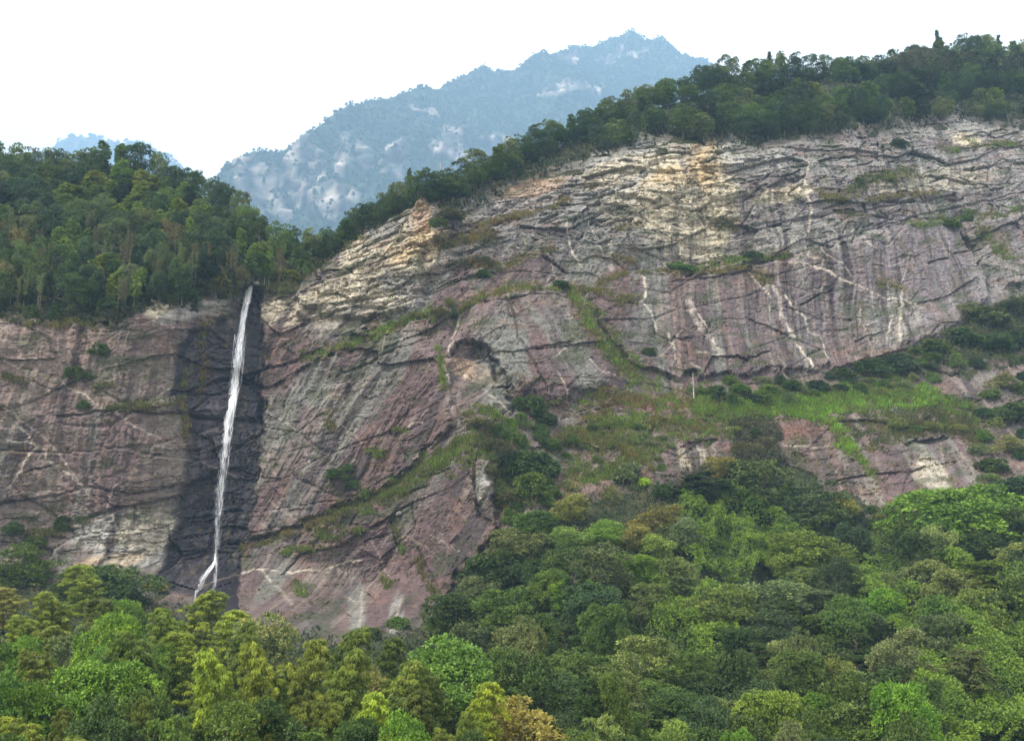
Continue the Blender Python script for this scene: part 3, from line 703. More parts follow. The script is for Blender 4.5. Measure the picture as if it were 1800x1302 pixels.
disp *= sstep(9, -16, SD.ravel()[ri])
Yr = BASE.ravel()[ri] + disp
full = np.full(GX.size, -1, np.int64); full[ri] = np.arange(len(ri))
idx = full.reshape(GX.shape)
q = np.stack([idx[:-1, :-1], idx[:-1, 1:], idx[1:, 1:], idx[1:, :-1]], -1).reshape(-1, 4)
q = q[(q >= 0).all(1)]
V = np.stack([x, Yr, z], 1)
me = mesh_from('cliff', V, q, [M_ROCK], False, attrs={'col': ('POINT', 'FLOAT_COLOR', np.concatenate([col, np.ones((len(col), 1))], 1)), 'wet': ('POINT', 'FLOAT', wetn)})
cliff = tag(obj('cliff', me), 'steep bare purple and grey rock face with white veins and grassy ledges', kind='structure')
FRONT = BASE.copy().ravel(); FRONT[ri] = Yr; FRONT = FRONT.reshape(GX.shape)

def hit(hpx, hpy, ymin=85.0, ymax=520.0):
    """where the line of sight through photo pixels meets the mountainside"""
    hpx = np.atleast_1d(np.asarray(hpx, float)); hpy = np.atleast_1d(np.asarray(hpy, float))
    a, b = slopes(hpx, hpy)
    Yv = np.arange(ymin, ymax, 1.0)
    X_ = a[:, None] * Yv; Z_ = CAM_Z + b[:, None] * Yv
    F = bil(FRONT, gx[0], gz[0], ST, X_, Z_) - Yv
    neg = (F <= 0) & (Z_ > gz[0])
    k = np.where(neg.any(1), neg.argmax(1), len(Yv) - 1)
    lo, hi = Yv[np.maximum(k - 1, 0)], Yv[k]
    for _ in range(9):
        mid = (lo + hi) / 2
        f = bil(FRONT, gx[0], gz[0], ST, a * mid, CAM_Z + b * mid) - mid
        lo = np.where(f > 0, mid, lo); hi = np.where(f > 0, hi, mid)
    return np.stack([a * hi, hi, CAM_Z + b * hi], 1), neg.any(1) & (CAM_Z + b * hi <= ztop(a * hi) + .15)

# ---------------------------------------------------------------- wooded slopes (coarser sheet behind the rock's outline)
HS = 1.5
hx = np.arange(X0 + 4, X1 - 4, HS); hz = np.arange(0.0, Z1 + 14, HS)
HX, HZ = np.meshgrid(hx, hz)
ov = np.maximum(HZ - ztop(HX), 0); HZc = HZ - ov
HY = cub(CF, X0, Z0, CS, HX, HZc) + ov * 2.6 + .45
HZf = HZc - ov * .25
bump = (fbm(HX / 7, HY / 7, 3, 301) - .5) * 2.4
hpx, hpy = project(HX, HY, HZc)
hsd = rock_sd(hpx, hpy)
HY = HY + 2.5 * sstep(0, -30, hsd)                          # runs on a little way behind the rock
keep = (hsd > np.where(hpy > 850, -36, -20)) | (ov > 0)
i2 = np.arange(HX.size).reshape(HX.shape)
q2 = np.stack([i2[:-1, :-1], i2[:-1, 1:], i2[1:, 1:], i2[1:, :-1]], -1).reshape(-1, 4)
q2 = q2[keep.ravel()[q2].all(1) & (ov.ravel()[q2].max(1) < 13)]
HV = np.stack([HX.ravel(), (HY + np.abs(bump) * .5).ravel(), (HZf).ravel()], 1)
used = np.unique(q2); remap = np.full(len(HV), -1); remap[used] = np.arange(len(used))
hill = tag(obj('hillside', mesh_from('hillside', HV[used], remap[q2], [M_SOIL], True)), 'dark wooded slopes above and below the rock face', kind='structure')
HFACE = HV[q2]                                             # for scattering

# ---------------------------------------------------------------- valley floor and the bank under the viewpoint
vx = np.concatenate([np.arange(-4500, -300, 200), np.arange(-300, 301, 12), np.arange(450, 4501, 200)]).astype(float)
vy = np.concatenate([np.arange(-360, -120, 40), np.arange(-120, 130, 6), np.arange(140, 8600, 220)]).astype(float)
VX, VY = np.meshgrid(vx, vy)
rr = np.hypot(VX * .35, VY)
VZ = 28.3 * sstep(70, 9, rr) + (fbm(VX / 60, VY / 60, 3, 311) - .5) * 2.2 * sstep(20, 60, rr) - .6
VZ = np.where(VY > 128, -6 - (VY > 200) * 0, VZ)
i3 = np.arange(VX.size).reshape(VX.shape)
q3 = np.stack([i3[:-1, :-1], i3[:-1, 1:], i3[1:, 1:], i3[1:, :-1]], -1).reshape(-1, 4)
tag(obj('ground', mesh_from('ground', np.stack([VX.ravel(), VY.ravel(), VZ.ravel()], 1), q3, [M_GROUND], True)), 'grassy valley floor in front of the mountain', kind='structure')

# ---------------------------------------------------------------- grass
def blades(P, size, n, r, col_a, col_b, lean=.55):
    """n three-sided blades per point; returns vertices, triangles, per-vertex colour, per-face tint"""
    m = len(P)
    base = np.repeat(P, n, 0) + r.normal(0, 1, (m * n, 3)) * np.array([.45, .12, .18]) * np.repeat(size, n)[:, None]
    h = np.repeat(size, n) * r.uniform(.5, 1.15, m * n)
    az = r.uniform(0, 2 * math.pi, m * n)
    tip = base + np.stack([np.cos(az) * lean * h, -np.abs(np.sin(az)) * lean * h - .15 * h, h * r.uniform(.35, .9, m * n)], 1)
    w = h * r.uniform(.13, .26, m * n)
    sidev = np.stack([np.cos(az + 1.57), np.sin(az + 1.57) * .4, np.zeros(m * n)], 1) * w[:, None]
    V = np.empty((m * n * 3, 3)); V[0::3] = base - sidev; V[1::3] = base + sidev; V[2::3] = tip
    T = np.arange(m * n * 3).reshape(-1, 3)
    sd0 = int(r.integers(1, 999))
    mixv = np.repeat(np.clip(fbm(P[:, 0] / 3.5, P[:, 2] / 2.2, 3, sd0) * 2.6 - .85 + r.normal(0, .2, m), 0, 1), n)
    c = np.array(col_a)[None] * (1 - mixv[:, None]) + np.array(col_b)[None] * mixv[:, None]
    dead = np.repeat(sstep(.56, .70, fbm(P[:, 0] / 2.6, P[:, 2] / 1.8, 3, sd0 + 7)), n)[:, None] * .6
    c = c * (1 - dead) + np.array([[.16, .12, .06]]) * dead
    c = np.repeat(c, 3, 0)
    return V, T, np.concatenate([c, np.ones((len(c), 1))], 1), r.uniform(0, 1, m * n)

def grass_object(name, P, size, n, ca, cb, label, seed, group=None):
    r = np.random.default_rng(seed)
    V, T, c, t = blades(P, size, n, r, ca, cb)
    me = mesh_from(name, V, T, [M_GRASS], False, attrs={'col': ('POINT', 'FLOAT_COLOR', c), 'tint': ('FACE', 'FLOAT', t)})
    return tag(obj(name, me), label, 'grass', group, 'stuff')

for k, (label, pts, hw, c0, c1, den) in enumerate(LEDGES):
    r = np.random.default_rng(500 + k)
    P_ = np.array(pts, float)
    seg = np.hypot(*np.diff(P_, axis=0).T); L = np.concatenate([[0], np.cumsum(seg)])
    n = int(L[-1] * den * 2.2 * max(1, hw / 7))
    s = r.uniform(0, L[-1], n)
    qx = np.interp(s, L, P_[:, 0]) + r.normal(0, 3, n); qy = np.interp(s, L, P_[:, 1]) + r.normal(0, hw * .5, n) * (.25 + 1.6 * fbm(s / 30, s * 0 + k, 3, 640)) + (fbm(s / 24, s * 0 + k, 3, 650) - .5) * hw * 1.6
    cl = fbm(qx / 11, qy / 6, 3, 600 + k) > .44                                    # grows in cushions, with gaps
    p3, ok = hit(qx[cl], qy[cl])
    p3 = p3[ok]
    if len(p3): grass_object('ledge_grass', p3, r.uniform(.5, 1.25, len(p3)), 7, c0, c1, label, 700 + k)

# scattered tufts that root in the joints of the rock
r = np.random.default_rng(77)
qx = r.uniform(0, 1800, 60000); qy = r.uniform(300, 1120, 60000)
sel = (poly_sd(qx, qy, ROCK_POLY, 3000) < -4)
qx, qy = qx[sel], qy[sel]
den = fbm(qx / 34 + (qy / 60), qy / 13 - qx / 60, 4, 801) + .10 * sstep(700, 950, qx) * sstep(650, 760, qy) + .03 * sstep(760, 1000, qx) - .15 * (poly_sd(qx, qy, WET) < 0)
sel = den > .615
qx, qy = qx[sel], qy[sel]
p3, ok = hit(qx, qy); p3 = p3[ok]
half = r.uniform(0, 1, len(p3)) < .5
grass_object('cliff_tufts', p3[half], r.uniform(.3, .8, half.sum()), 6, OCHRE, OLIVE, 'small ochre tufts of grass rooted all over the rock face', 901)
grass_object('cliff_tufts', p3[~half], r.uniform(.3, .8, (~half).sum()), 6, OLIVE, DULL, 'small dull green tufts of grass rooted all over the rock face', 902)

# ---------------------------------------------------------------- waterfall
def water_material():
    m, n, l, out = new_mat('falling_water')
    uv = n.new('ShaderNodeAttribute'); uv.attribute_name = 'flow'
    mp = n.new('ShaderNodeMapping'); mp.inputs['Scale'].default_value = (7, 1.3, 1)
    l.new(uv.outputs['Vector'], mp.inputs['Vector'])
    no = n.new('ShaderNodeTexNoise'); no.inputs['Scale'].default_value = 1.7; no.inputs['Detail'].default_value = 7; no.inputs['Roughness'].default_value = .62
    l.new(mp.outputs[0], no.inputs['Vector'])
    dn = n.new('ShaderNodeAttribute'); dn.attribute_name = 'dense'
    al = n.new('ShaderNodeMapRange'); al.inputs['From Min'].default_value, al.inputs['From Max'].default_value = 0.40, 0.62
    l.new(no.outputs['Fac'], al.inputs['Value'])
    a = math_node(n, 'ADD', math_node(n, 'MULTIPLY', math_node(n, 'SUBTRACT', al.outputs[0], 0.55), 1.15), math_node(n, 'MULTIPLY', dn.outputs['Fac'], 1.05))
    a = math_node(n, 'MAXIMUM', a, 0.0)
    a = math_node(n, 'MULTIPLY', a, math_node(n, 'MINIMUM', math_node(n, 'MULTIPLY', dn.outputs['Fac'], 2.2), 1.0))
    a = math_node(n, 'MINIMUM', a, 0.97)
    p = n.new('ShaderNodeBsdfPrincipled'); p.inputs['Base Color'].default_value = (.90, .92, .95, 1); p.inputs['Roughness'].default_value = .5
    t = n.new('ShaderNodeBsdfTranslucent'); t.inputs['Color'].default_value = (.9, .92, .95, 1)
    ms = n.new('ShaderNodeMixShader'); ms.inputs[0].default_value = .25
    l.new(p.outputs[0], ms.inputs[1]); l.new(t.outputs[0], ms.inputs[2])
    tr = n.new('ShaderNodeBsdfTransparent')
    m2 = n.new('ShaderNodeMixShader'); l.new(a, m2.inputs[0]); l.new(tr.outputs[0], m2.inputs[1]); l.new(ms.outputs[0], m2.inputs[2])
    l.new(m2.outputs[0], out.inputs['Surface'])
    return m
M_WATER = water_material()

def water_ribbon(name, pts, parent, off=.55, dens=1.0, seed=0, across=18):
    """pts: (px, py, width px, density); a rippled sheet that hugs the rock a little way off it"""
    A = np.array(pts, float)
    s = np.concatenate([[0], np.cumsum(np.hypot(*np.diff(A[:, :2], axis=0).T))])
    n = int(s[-1] / 2.2) + 2
    t = np.linspace(0, s[-1], n)
    cx_ = np.interp(t, s, A[:, 0]) + (vnoise(t / 22, t * 0, seed) - .5) * 1.6; cy_ = np.interp(t, s, A[:, 1])
    w = np.interp(t, s, A[:, 2]) * .98 * (.85 + .35 * vnoise(t / 14, t * 0 + 3, seed)); dn = np.interp(t, s, A[:, 3])
    p3, _ = hit(cx_, cy_)
    ys = p3[:, 1] - off
    for _ in range(2): ys = np.convolve(np.pad(ys, 4, 'edge'), np.ones(9) / 9, 'valid')
    ys = np.minimum(ys, p3[:, 1] - .25)
    uu = np.linspace(-1, 1, across)
    ox, oy, oz = at(cx_, cy_, ys)
    wm = w / 2 * ys / FPX
    tx, tz = np.gradient(ox), np.gradient(oz); ln = np.hypot(tx, tz) + 1e-6
    nx_, nz_ = -tz / ln, tx / ln
    Xg = ox[:, None] + nx_[:, None] * uu[None] * wm[:, None]; Zg = oz[:, None] + nz_[:, None] * uu[None] * wm[:, None]
    Yg = ys[:, None] - .22 * (1 - uu[None] ** 2) - .28 * (fbm(uu[None] * 3 + 0 * ys[:, None], (t / 16)[:, None] + 0 * uu[None], 3, seed + 9) - .5)
    D = (dn[:, None] * dens) * np.clip(1 - np.abs(uu[None]) ** 2.2, 0, 1) * (.55 + .9 * vnoise(uu[None] * 2.6 + 40 + 0 * dn[:, None], (t / 30)[:, None] + 0 * uu[None], seed + 4))
    flow = np.stack([np.broadcast_to(uu[None] * .8 + seed, Xg.shape), np.broadcast_to((t / 40)[:, None], Xg.shape), np.zeros(Xg.shape)], -1)
    i = np.arange(Xg.size).reshape(Xg.shape)
    Q = np.stack([i[:-1, :-1], i[:-1, 1:], i[1:, 1:], i[1:, :-1]], -1).reshape(-1, 4)
    me = mesh_from(name, np.stack([Xg, Yg, Zg], -1).reshape(-1, 3), Q, [M_WATER], True, attrs={'dense': ('POINT', 'FLOAT', D.ravel())})
    a = me.attributes.new('flow', 'FLOAT_VECTOR', 'POINT'); a.data.foreach_set('vector', np.ascontiguousarray(flow, np.float32).ravel())
    return obj(name, me, parent)

wf = thing('waterfall', (0, 0, 0), 'thin white waterfall dropping down the dark wet strip of rock', 'waterfall')
MAIN = [(442, 499, 12, .95), (438, 512, 15, .95), (432, 535, 15, .9), (427, 562, 15, .95), (423, 590, 17, .95), (418, 625, 19, .85), (414, 660, 21, .75), (411, 690, 21, .95), (406, 715, 22, .9), (401, 745, 23, .75), (397, 775, 24, .58), (394, 805, 23, .52),
        (390, 840, 23, .52), (386, 875, 22, .42), (383, 910, 20, .34), (381, 945, 15, .28), (379, 985, 10, .3), (378, 992, 9, .36)]
water_ribbon('main_fall', MAIN, wf, .6, 1.0, 1)
water_ribbon('inner_veil', [(a + 1, b, c * .62, d * .8) for a, b, c, d in MAIN[1:]], wf, 1.05, .85, 2, 12)
water_ribbon('side_strand', [(413, 588, 4, .4), (409, 630, 4, .35), (405, 670, 4, .32), (402, 700, 4, .3)], wf, .4, 1, 3, 6)
water_ribbon('side_strand', [(432, 590, 4, .4), (428, 640, 5, .4), (424, 672, 4, .4), (418, 690, 4, .4)], wf, .4, 1, 4, 6)
water_ribbon('lower_cascade', [(379, 972, 5, .4), (378, 984, 7, .6), (373, 994, 9, .62), (365, 1004, 12, .55), (357, 1016, 15, .5), (350, 1030, 17, .42), (346, 1044, 18, .3)], wf, .35, 1, 5, 10)
water_ribbon('lower_cascade', [(380, 978, 6, .4), (380, 992, 10, .36), (379, 1006, 13, .3), (377, 1022, 15, .24), (374, 1040, 16, .16)], wf, .35, 1, 6, 8)
water_ribbon('lower_cascade', [(345, 1036, 8, .4), (342, 1060, 9, .4), (352, 1090, 10, .35), (356, 1112, 10, .35)], wf, .35, .9, 7, 8)
del wf['category']; wf['kind'] = 'structure'

# ---------------------------------------------------------------- far mountains
FARTHER = 4.0
def far_mountain(name, survey, ridge, step, label, seed, outcrops, forest_gap, fsize, ext):
    Sv = np.array(survey, float); Sv[:, 2] *= FARTHER; ax, ay, az = at(Sv[:, 0], Sv[:, 1], Sv[:, 2])
    w_ = tps_fit(ax, az, ay, 4000.0)
    k_ = FARTHER
    def relief(A, Bc): return (fbm(A / (112 * k_), Bc / (160 * k_), 4, seed + 1) - .5) * 110 * k_ + (np.abs(fbm(A / (47 * k_) - Bc / (200 * k_), Bc / (118 * k_), 3, seed + 2) - .5)) * 65 * k_
    Rv = np.array(ridge, float); Rv[:, 2] *= FARTHER
    for _ in range(6):
        bx, by, bz = at(Rv[:, 0], Rv[:, 1], Rv[:, 2])
        Rv[:, 2] = .5 * Rv[:, 2] + .5 * (tps_eval(w_, ax, az, bx, bz) + relief(bx, bz))
    bx, by, bz = at(Rv[:, 0], Rv[:, 1], Rv[:, 2])
    xs = np.arange(ext[0] * FARTHER, ext[1] * FARTHER, step); zs = np.arange(CAM_Z + (ext[2] - CAM_Z) * FARTHER, CAM_Z + (ext[3] - CAM_Z) * FARTHER, step)
    A, B = np.meshgrid(xs, zs)
    zt = np.interp(A, bx, bz) + (fbm(A / 200, A * 0, 2, seed) - .5) * 16
    o = np.maximum(B - zt, 0); Bc = B - o
    Y = tps_eval(w_, ax, az, A, Bc)
    rel = relief(A, Bc)
    Y = Y + rel + o * 2.0
    qx, qy = project(A, Y - rel, Bc)
    rockw = np.zeros(A.shape)
    for cx_, cy_, rx_, ry_, s in outcrops:
        rockw = np.maximum(rockw, s * np.exp(-((qx - cx_) / rx_ / 1.25) ** 2 - ((qy - cy_) / ry_ / 1.25) ** 2))
    rockw = rockw * (.1 + 1.75 * (.6 * fbm(A / 46, Bc / 150, 4, seed + 3) + .4 * fbm(A / 150, Bc / 90, 4, seed + 13)))
    rk = sstep(.38, .44, rockw) * (o <= 0)
    f1, f2, ci, cj = voronoi(A / 60, Bc / 40, seed + 4)
    Y = Y - rk * (20 + 60 * (hsh(ci, cj, seed) - .5) + 60 * (fbm(A / 50, Bc / 120, 4, seed + 6) - .5))
    c = np.tile(np.array([.03, .05, .022]), (A.size, 1)) * (.7 + .6 * fbm(A / 20, Bc / 20, 4, seed + 7).ravel())[:, None]
    stone = .48 * mixc(np.tile(lin(205, 190, 172), (A.size, 1)), lin(120, 116, 114), sstep(.4, .62, fbm(A / 24, Bc / 90, 4, seed + 8)).ravel())
    stone = stone * (.18 + 1.25 * sstep(.34, .66, fbm(A / 22, Bc / 110, 4, seed + 18)) * (.6 + .8 * fbm(A / 60, Bc / 18, 3, seed + 28))).ravel()[:, None]  # dark vertical streaks paint the shading of flutes into the crags
    c = mixc(c, stone, (rk * (.6 + .4 * sstep(.40, .52, fbm(A / 34, Bc / 40, 4, seed + 19)))).ravel())
    i = np.arange(A.size).reshape(A.shape)
    Q = np.stack([i[:-1, :-1], i[:-1, 1:], i[1:, 1:], i[1:, :-1]], -1).reshape(-1, 4)
    Q = Q[o.ravel()[Q].max(1) < 90]
    Vv = np.stack([A.ravel(), Y.ravel(), (Bc - o * .3).ravel()], 1)
    used = np.unique(Q); rm = np.full(len(Vv), -1); rm[used] = np.arange(len(used))
    me = mesh_from(name, Vv[used], rm[Q], [M_FAR], True, attrs={'col': ('POINT', 'FLOAT_COLOR', np.concatenate([c, np.ones((len(c), 1))], 1)[used]), 'wet': ('POINT', 'FLOAT', np.zeros(len(used)))})
    tag(obj(name, me), label, kind='structure')
    # the wood that covers it: crowns of loose leaf clumps
    r = np.random.default_rng(seed)
    ok = (o <= 2) & ((rk < .3) | (fbm(A / 40, Bc / 60, 3, seed + 21) > .58))
    pool = np.where(ok.ravel())[0]
    n = int(len(pool) * step * step / forest_gap ** 2)
    pick = r.choice(pool, n, replace=False)
    cen = Vv[pick] + r.normal(0, 1.5, (n, 3)); R_ = r.uniform(.6, 1.25, n) * fsize
    tall = r.uniform(.8, 1.7, n)
    m = 13
    d = r.normal(0, 1, (n, m, 3)); d /= np.linalg.norm(d, axis=2, keepdims=True)
    d[..., 2] = np.abs(d[..., 2]) * 1.15 - .25; d[..., 1] = -np.abs(d[..., 1]) * .9 + .15
    pos = cen[:, None] + d * (R_[:, None] * r.uniform(.65, 1.05, (n, m)))[..., None] * np.stack([np.ones(n), np.ones(n), tall], 1)[:, None]
    pos[..., 2] += (R_ * tall * .2)[:, None]
    rot = r.normal(0, 1, (n, m, 3)) * .6 + d; a1 = np.cross(rot, r.normal(0, 1, (n, m, 3))); a1 /= np.linalg.norm(a1, axis=2, keepdims=True)
    a2 = np.cross(rot, a1); a2 /= np.linalg.norm(a2, axis=2, keepdims=True)
    sz = (R_[:, None] * r.uniform(.5, .85, (n, m)))[..., None]
    T = np.stack([pos + a1 * sz, pos - a1 * sz * .5 + a2 * sz * .8, pos - a1 * sz * .5 - a2 * sz * .8], 2).reshape(-1, 3)
    tree_c = np.array([[.03, .055, .022]]) * r.uniform(.6, 1.5, (n, 1)) + np.array([[.03, .02, 0]]) * (r.uniform(0, 1, (n, 1)) > .8)
    cc = np.repeat(tree_c, m * 3, 0)
    me = mesh_from(name + '_forest', T, np.arange(len(T)).reshape(-1, 3), [M_GRASS], False,
                   attrs={'col': ('POINT', 'FLOAT_COLOR', np.concatenate([cc, np.ones((len(cc), 1))], 1)), 'tint': ('FACE', 'FLOAT', r.uniform(0, 1, len(T) // 3))})
    tag(obj(name + '_forest', me), 'unbroken wood covering the hazy ' + ('peak behind the cliff' if name == 'mountain' else 'hill behind the left wood'), 'forest', kind='stuff')

M_FAR = rock_material('mountain_ground', .35)
far_mountain('mountain', [(300, 480, 860), (430, 400, 880), (430, 330, 930), (560, 400, 900), (560, 250, 1010), (620, 180, 1100), (700, 350, 960), (700, 200, 1130), (850, 400, 1000), (850, 250, 1120), (850, 120, 1320), (1000, 300, 1120), (1000, 150, 1340), (1000, 72, 1480),
                          (1110, 200, 1350), (1110, 60, 1560), (1250, 250, 1340), (1250, 100, 1600), (1500, 300, 1400), (1500, 160, 1640), (1800, 300, 1500), (200, 480, 900)],
             [(150, 470, 880), (300, 390, 880), (380, 306, 915), (450, 262, 970), (560, 222, 1040), (640, 178, 1110), (720, 158, 1170), (800, 133, 1260), (860, 118, 1330), (905, 122, 1370), (960, 93, 1430), (1005, 78, 1480), (1040, 80, 1510), (1080, 62, 1550), (1115, 56, 1570),
              (1140, 74, 1580), (1165, 72, 1590), (1190, 94, 1600), (1230, 102, 1605), (1270, 122, 1610), (1400, 170, 1620), (1800, 220, 1640)],
             15.0, 'hazy blue wooded mountain with pale crags behind the cliff', 1001,
             [(450, 318, 34, 36, 1.2), (535, 295, 30, 44, 1.3), (604, 275, 12, 36, 1.1), (690, 270, 20, 34, 1.2), (640, 268, 14, 22, 1.0), (590, 358, 34, 24, 1.1), (800, 228, 22, 22, 1.05), (880, 238, 40, 20, .95), (800, 260, 40, 20, .8), (1005, 100, 24, 18, .75), (1090, 92, 50, 14, .66),
              (1000, 160, 60, 14, .8), (740, 190, 40, 14, .55), (470, 355, 40, 20, .6), (830, 290, 60, 30, .5)], 19.0, 9.5, (-420, 720, 180, 960))
far_mountain('far_hill', [(-50, 330, 1900), (60, 330, 1900), (150, 330, 1900), (300, 330, 1900), (60, 260, 2000), (150, 240, 2050), (250, 250, 2050), (400, 330, 1950)],
             [(-100, 330, 1950), (40, 285, 1980), (100, 250, 2020), (145, 238, 2050), (180, 243, 2050), (200, 249, 2050), (240, 247, 2050), (275, 260, 2040), (310, 285, 2020), (400, 340, 2000)],
             40.0, 'pale blue far hill behind the left wood', 1101, [], 46.0, 22.0, (-1000, -480, 560, 960))

# ================================================================== trees: one model of each kind, then individuals
def unit(v): return v / (np.linalg.norm(v, axis=-1, keepdims=True) + 1e-9)

def leaf_quads(P, axis, nrm, L, Wd):
    """rhombic leaves centred at P, long along axis, facing nrm"""
    a = unit(axis); s = unit(np.cross(nrm, a)); n = np.cross(a, s)
    L = np.asarray(L)[:, None]; Wd = np.asarray(Wd)[:, None]
    V = np.stack([P - a * L, P - a * L * .1 + s * Wd + n * Wd * .25, P + a * L - n * L * .18, P - a * L * .1 - s * Wd + n * Wd * .25], 1).reshape(-1, 3)
    return V

def tube(pts, rad, sides=6):
    P = np.array(pts, float); n = len(P)
    t = unit(np.gradient(P, axis=0)) if n > 2 else unit(np.repeat((P[-1:] - P[:1]), n, 0))
    ref = np.where(np.abs(t[:, 2:3]) > .9, np.array([[1., 0, 0]]), np.array([[0, 0, 1.]]))
    u = unit(np.cross(t, ref)); v = np.cross(t, u)
    a = np.linspace(0, 2 * math.pi, sides, endpoint=False)
    V = P[:, None] + (u[:, None] * np.cos(a)[None, :, None] + v[:, None] * np.sin(a)[None, :, None]) * np.asarray(rad)[:, None, None]
    i = np.arange(n * sides).reshape(n, sides); j = np.roll(i, -1, 1)
    return V.reshape(-1, 3), np.stack([i[:-1], j[:-1], j[1:], i[1:]], -1).reshape(-1, 4)

def tubes(list_):
    Vs, Fs, k = [], [], 0
    for pts, rad in list_:
        V, F = tube(pts, rad); Vs.append(V); Fs.append(F + k); k += len(V)
    return np.concatenate(Vs), np.concatenate(Fs)

def crown_mesh(name, V, tint, mat, tip=None):
    at_ = {'tint': ('FACE', 'FLOAT', tint)}
    if tip is not None: at_['tip'] = ('FACE', 'FLOAT', tip)
    return mesh_from(name, V, np.arange(len(V)).reshape(-1, 4), [mat], False, attrs=at_)

def rosettes(cen, out, r, per, L, W, spread, up=.5):
    """sprays of leaves: each starts at cen and fans out along 'out'"""
    m = len(cen)
    o = np.repeat(unit(out), per, 0)
    d = unit(o * .7 + r.normal(0, .62, (m * per, 3)) + np.array([0, 0, -.12]))
    P = np.repeat(cen, per, 0) + d * r.uniform(.1, 1, (m * per, 1)) * spread
    n = unit(o * .6 + np.array([0, 0, up]) + r.normal(0, .42, (m * per, 3)))
    V = leaf_quads(P, d, n, L * r.uniform(.7, 1.25, m * per), W * r.uniform(.75, 1.2, m * per))
    t = np.clip(np.repeat(r.uniform(0, 1, m), per) * .62 + r.uniform(0, 1, m * per) * .38, 0, 1)
    return V, t

def make_broad(name, seed, mat, lobes=34, per_lobe=40, flat=.75, H=10.0, Wd=8.0, L=.185, W=.095, tips=False, low=.35, spread=.42):
    r = np.random.default_rng(seed)
    cz = H * (low + 1) / 2; rz_ = H * (1 - low) / 2
    dirs = unit(r.normal(0, 1, (lobes * 3, 3)) + np.array([0, 0, .35]))
    # spread lobes apart
    sel = [0]
    for _ in range(lobes - 1):
        dd = np.min(np.linalg.norm(dirs[:, None] - dirs[sel][None], axis=2), 1); dd *= r.uniform(.7, 1, len(dd))
        sel.append(int(np.argmax(dd)))
    d = dirs[sel]
    rad = r.uniform(.5, 1.1, lobes)
    off = r.normal(0, 1, (3, 3)) * np.array([Wd * .14, Wd * .14, H * .10]); which = r.integers(0, 3, lobes); ksc = r.uniform(.7, 1.05, 3)
    shape = 1 + .25 * np.sin(np.arctan2(d[:, 1], d[:, 0]) * 2 + seed) + r.normal(0, .08, lobes)
    C = np.stack([d[:, 0] * Wd / 2 * .72 * shape, d[:, 1] * Wd / 2 * .72 * shape, cz + d[:, 2] * rz_ * .74], 1)
    C = np.array([0, 0, cz]) + (C - np.array([0, 0, cz])) * ksc[which][:, None] + off[which]
    C[:, 2] = np.clip(C[:, 2], .8, H * .95)
    Vs, Ts, Tip = [], [], []
    for k in range(lobes):
        R_ = rad[k] * Wd * .215
        m = int(per_lobe * rad[k])
        q = unit(r.normal(0, 1, (m, 3)) + d[k] * .75 + np.array([0, 0, .55]))
        cen = C[k] + q * np.array([1, 1, flat]) * R_ * r.uniform(.78, 1.05, (m, 1))
        V, t = rosettes(cen, q, r, 8, L, W, spread)
        t = np.clip(t + r.normal(0, .16), 0, 1)
        Vs.append(V); Ts.append(t)
        Tip.append(np.repeat((r.uniform(0, 1, m) < .42) * (q[:, 2] > .1), 8) * r.uniform(.5, 1, m * 8))
    # a few loose sprays between the lobes
    q = unit(r.normal(0, 1, (60, 3))); cen = np.array([0, 0, cz]) + q * np.array([Wd / 2, Wd / 2, rz_]) * r.uniform(.3, 1.0, (60, 1))
    V, t = rosettes(cen, q, r, 7, L, W, spread * 1.1); Vs.append(V); Ts.append(t); Tip.append(np.zeros(len(t)))
    crown = crown_mesh(name + '_crown', np.concatenate(Vs), np.concatenate(Ts), mat, np.concatenate(Tip) if tips else None)
    top = np.array([r.normal(0, .3), r.normal(0, .3), H * .72])
    stem = [np.array([0, 0, -1.0]), np.array([r.normal(0, .1), r.normal(0, .1), H * .2]), np.array([r.normal(0, .25), r.normal(0, .25), H * .45]), top]
    tb = [(stem, [.26, .2, .15, .05])]
    for k in r.choice(lobes, min(12, lobes), replace=False):
        a = stem[1] * .3 + stem[2] * .7 if r.uniform() < .6 else stem[1]
        tb.append(([a, (a + C[k]) / 2 + np.array([0, 0, -.3]), C[k]], [.09, .06, .02]))
    tv, tf = tubes(tb)
    return crown, mesh_from(name + '_trunk', tv, tf, [M_BARK], True)

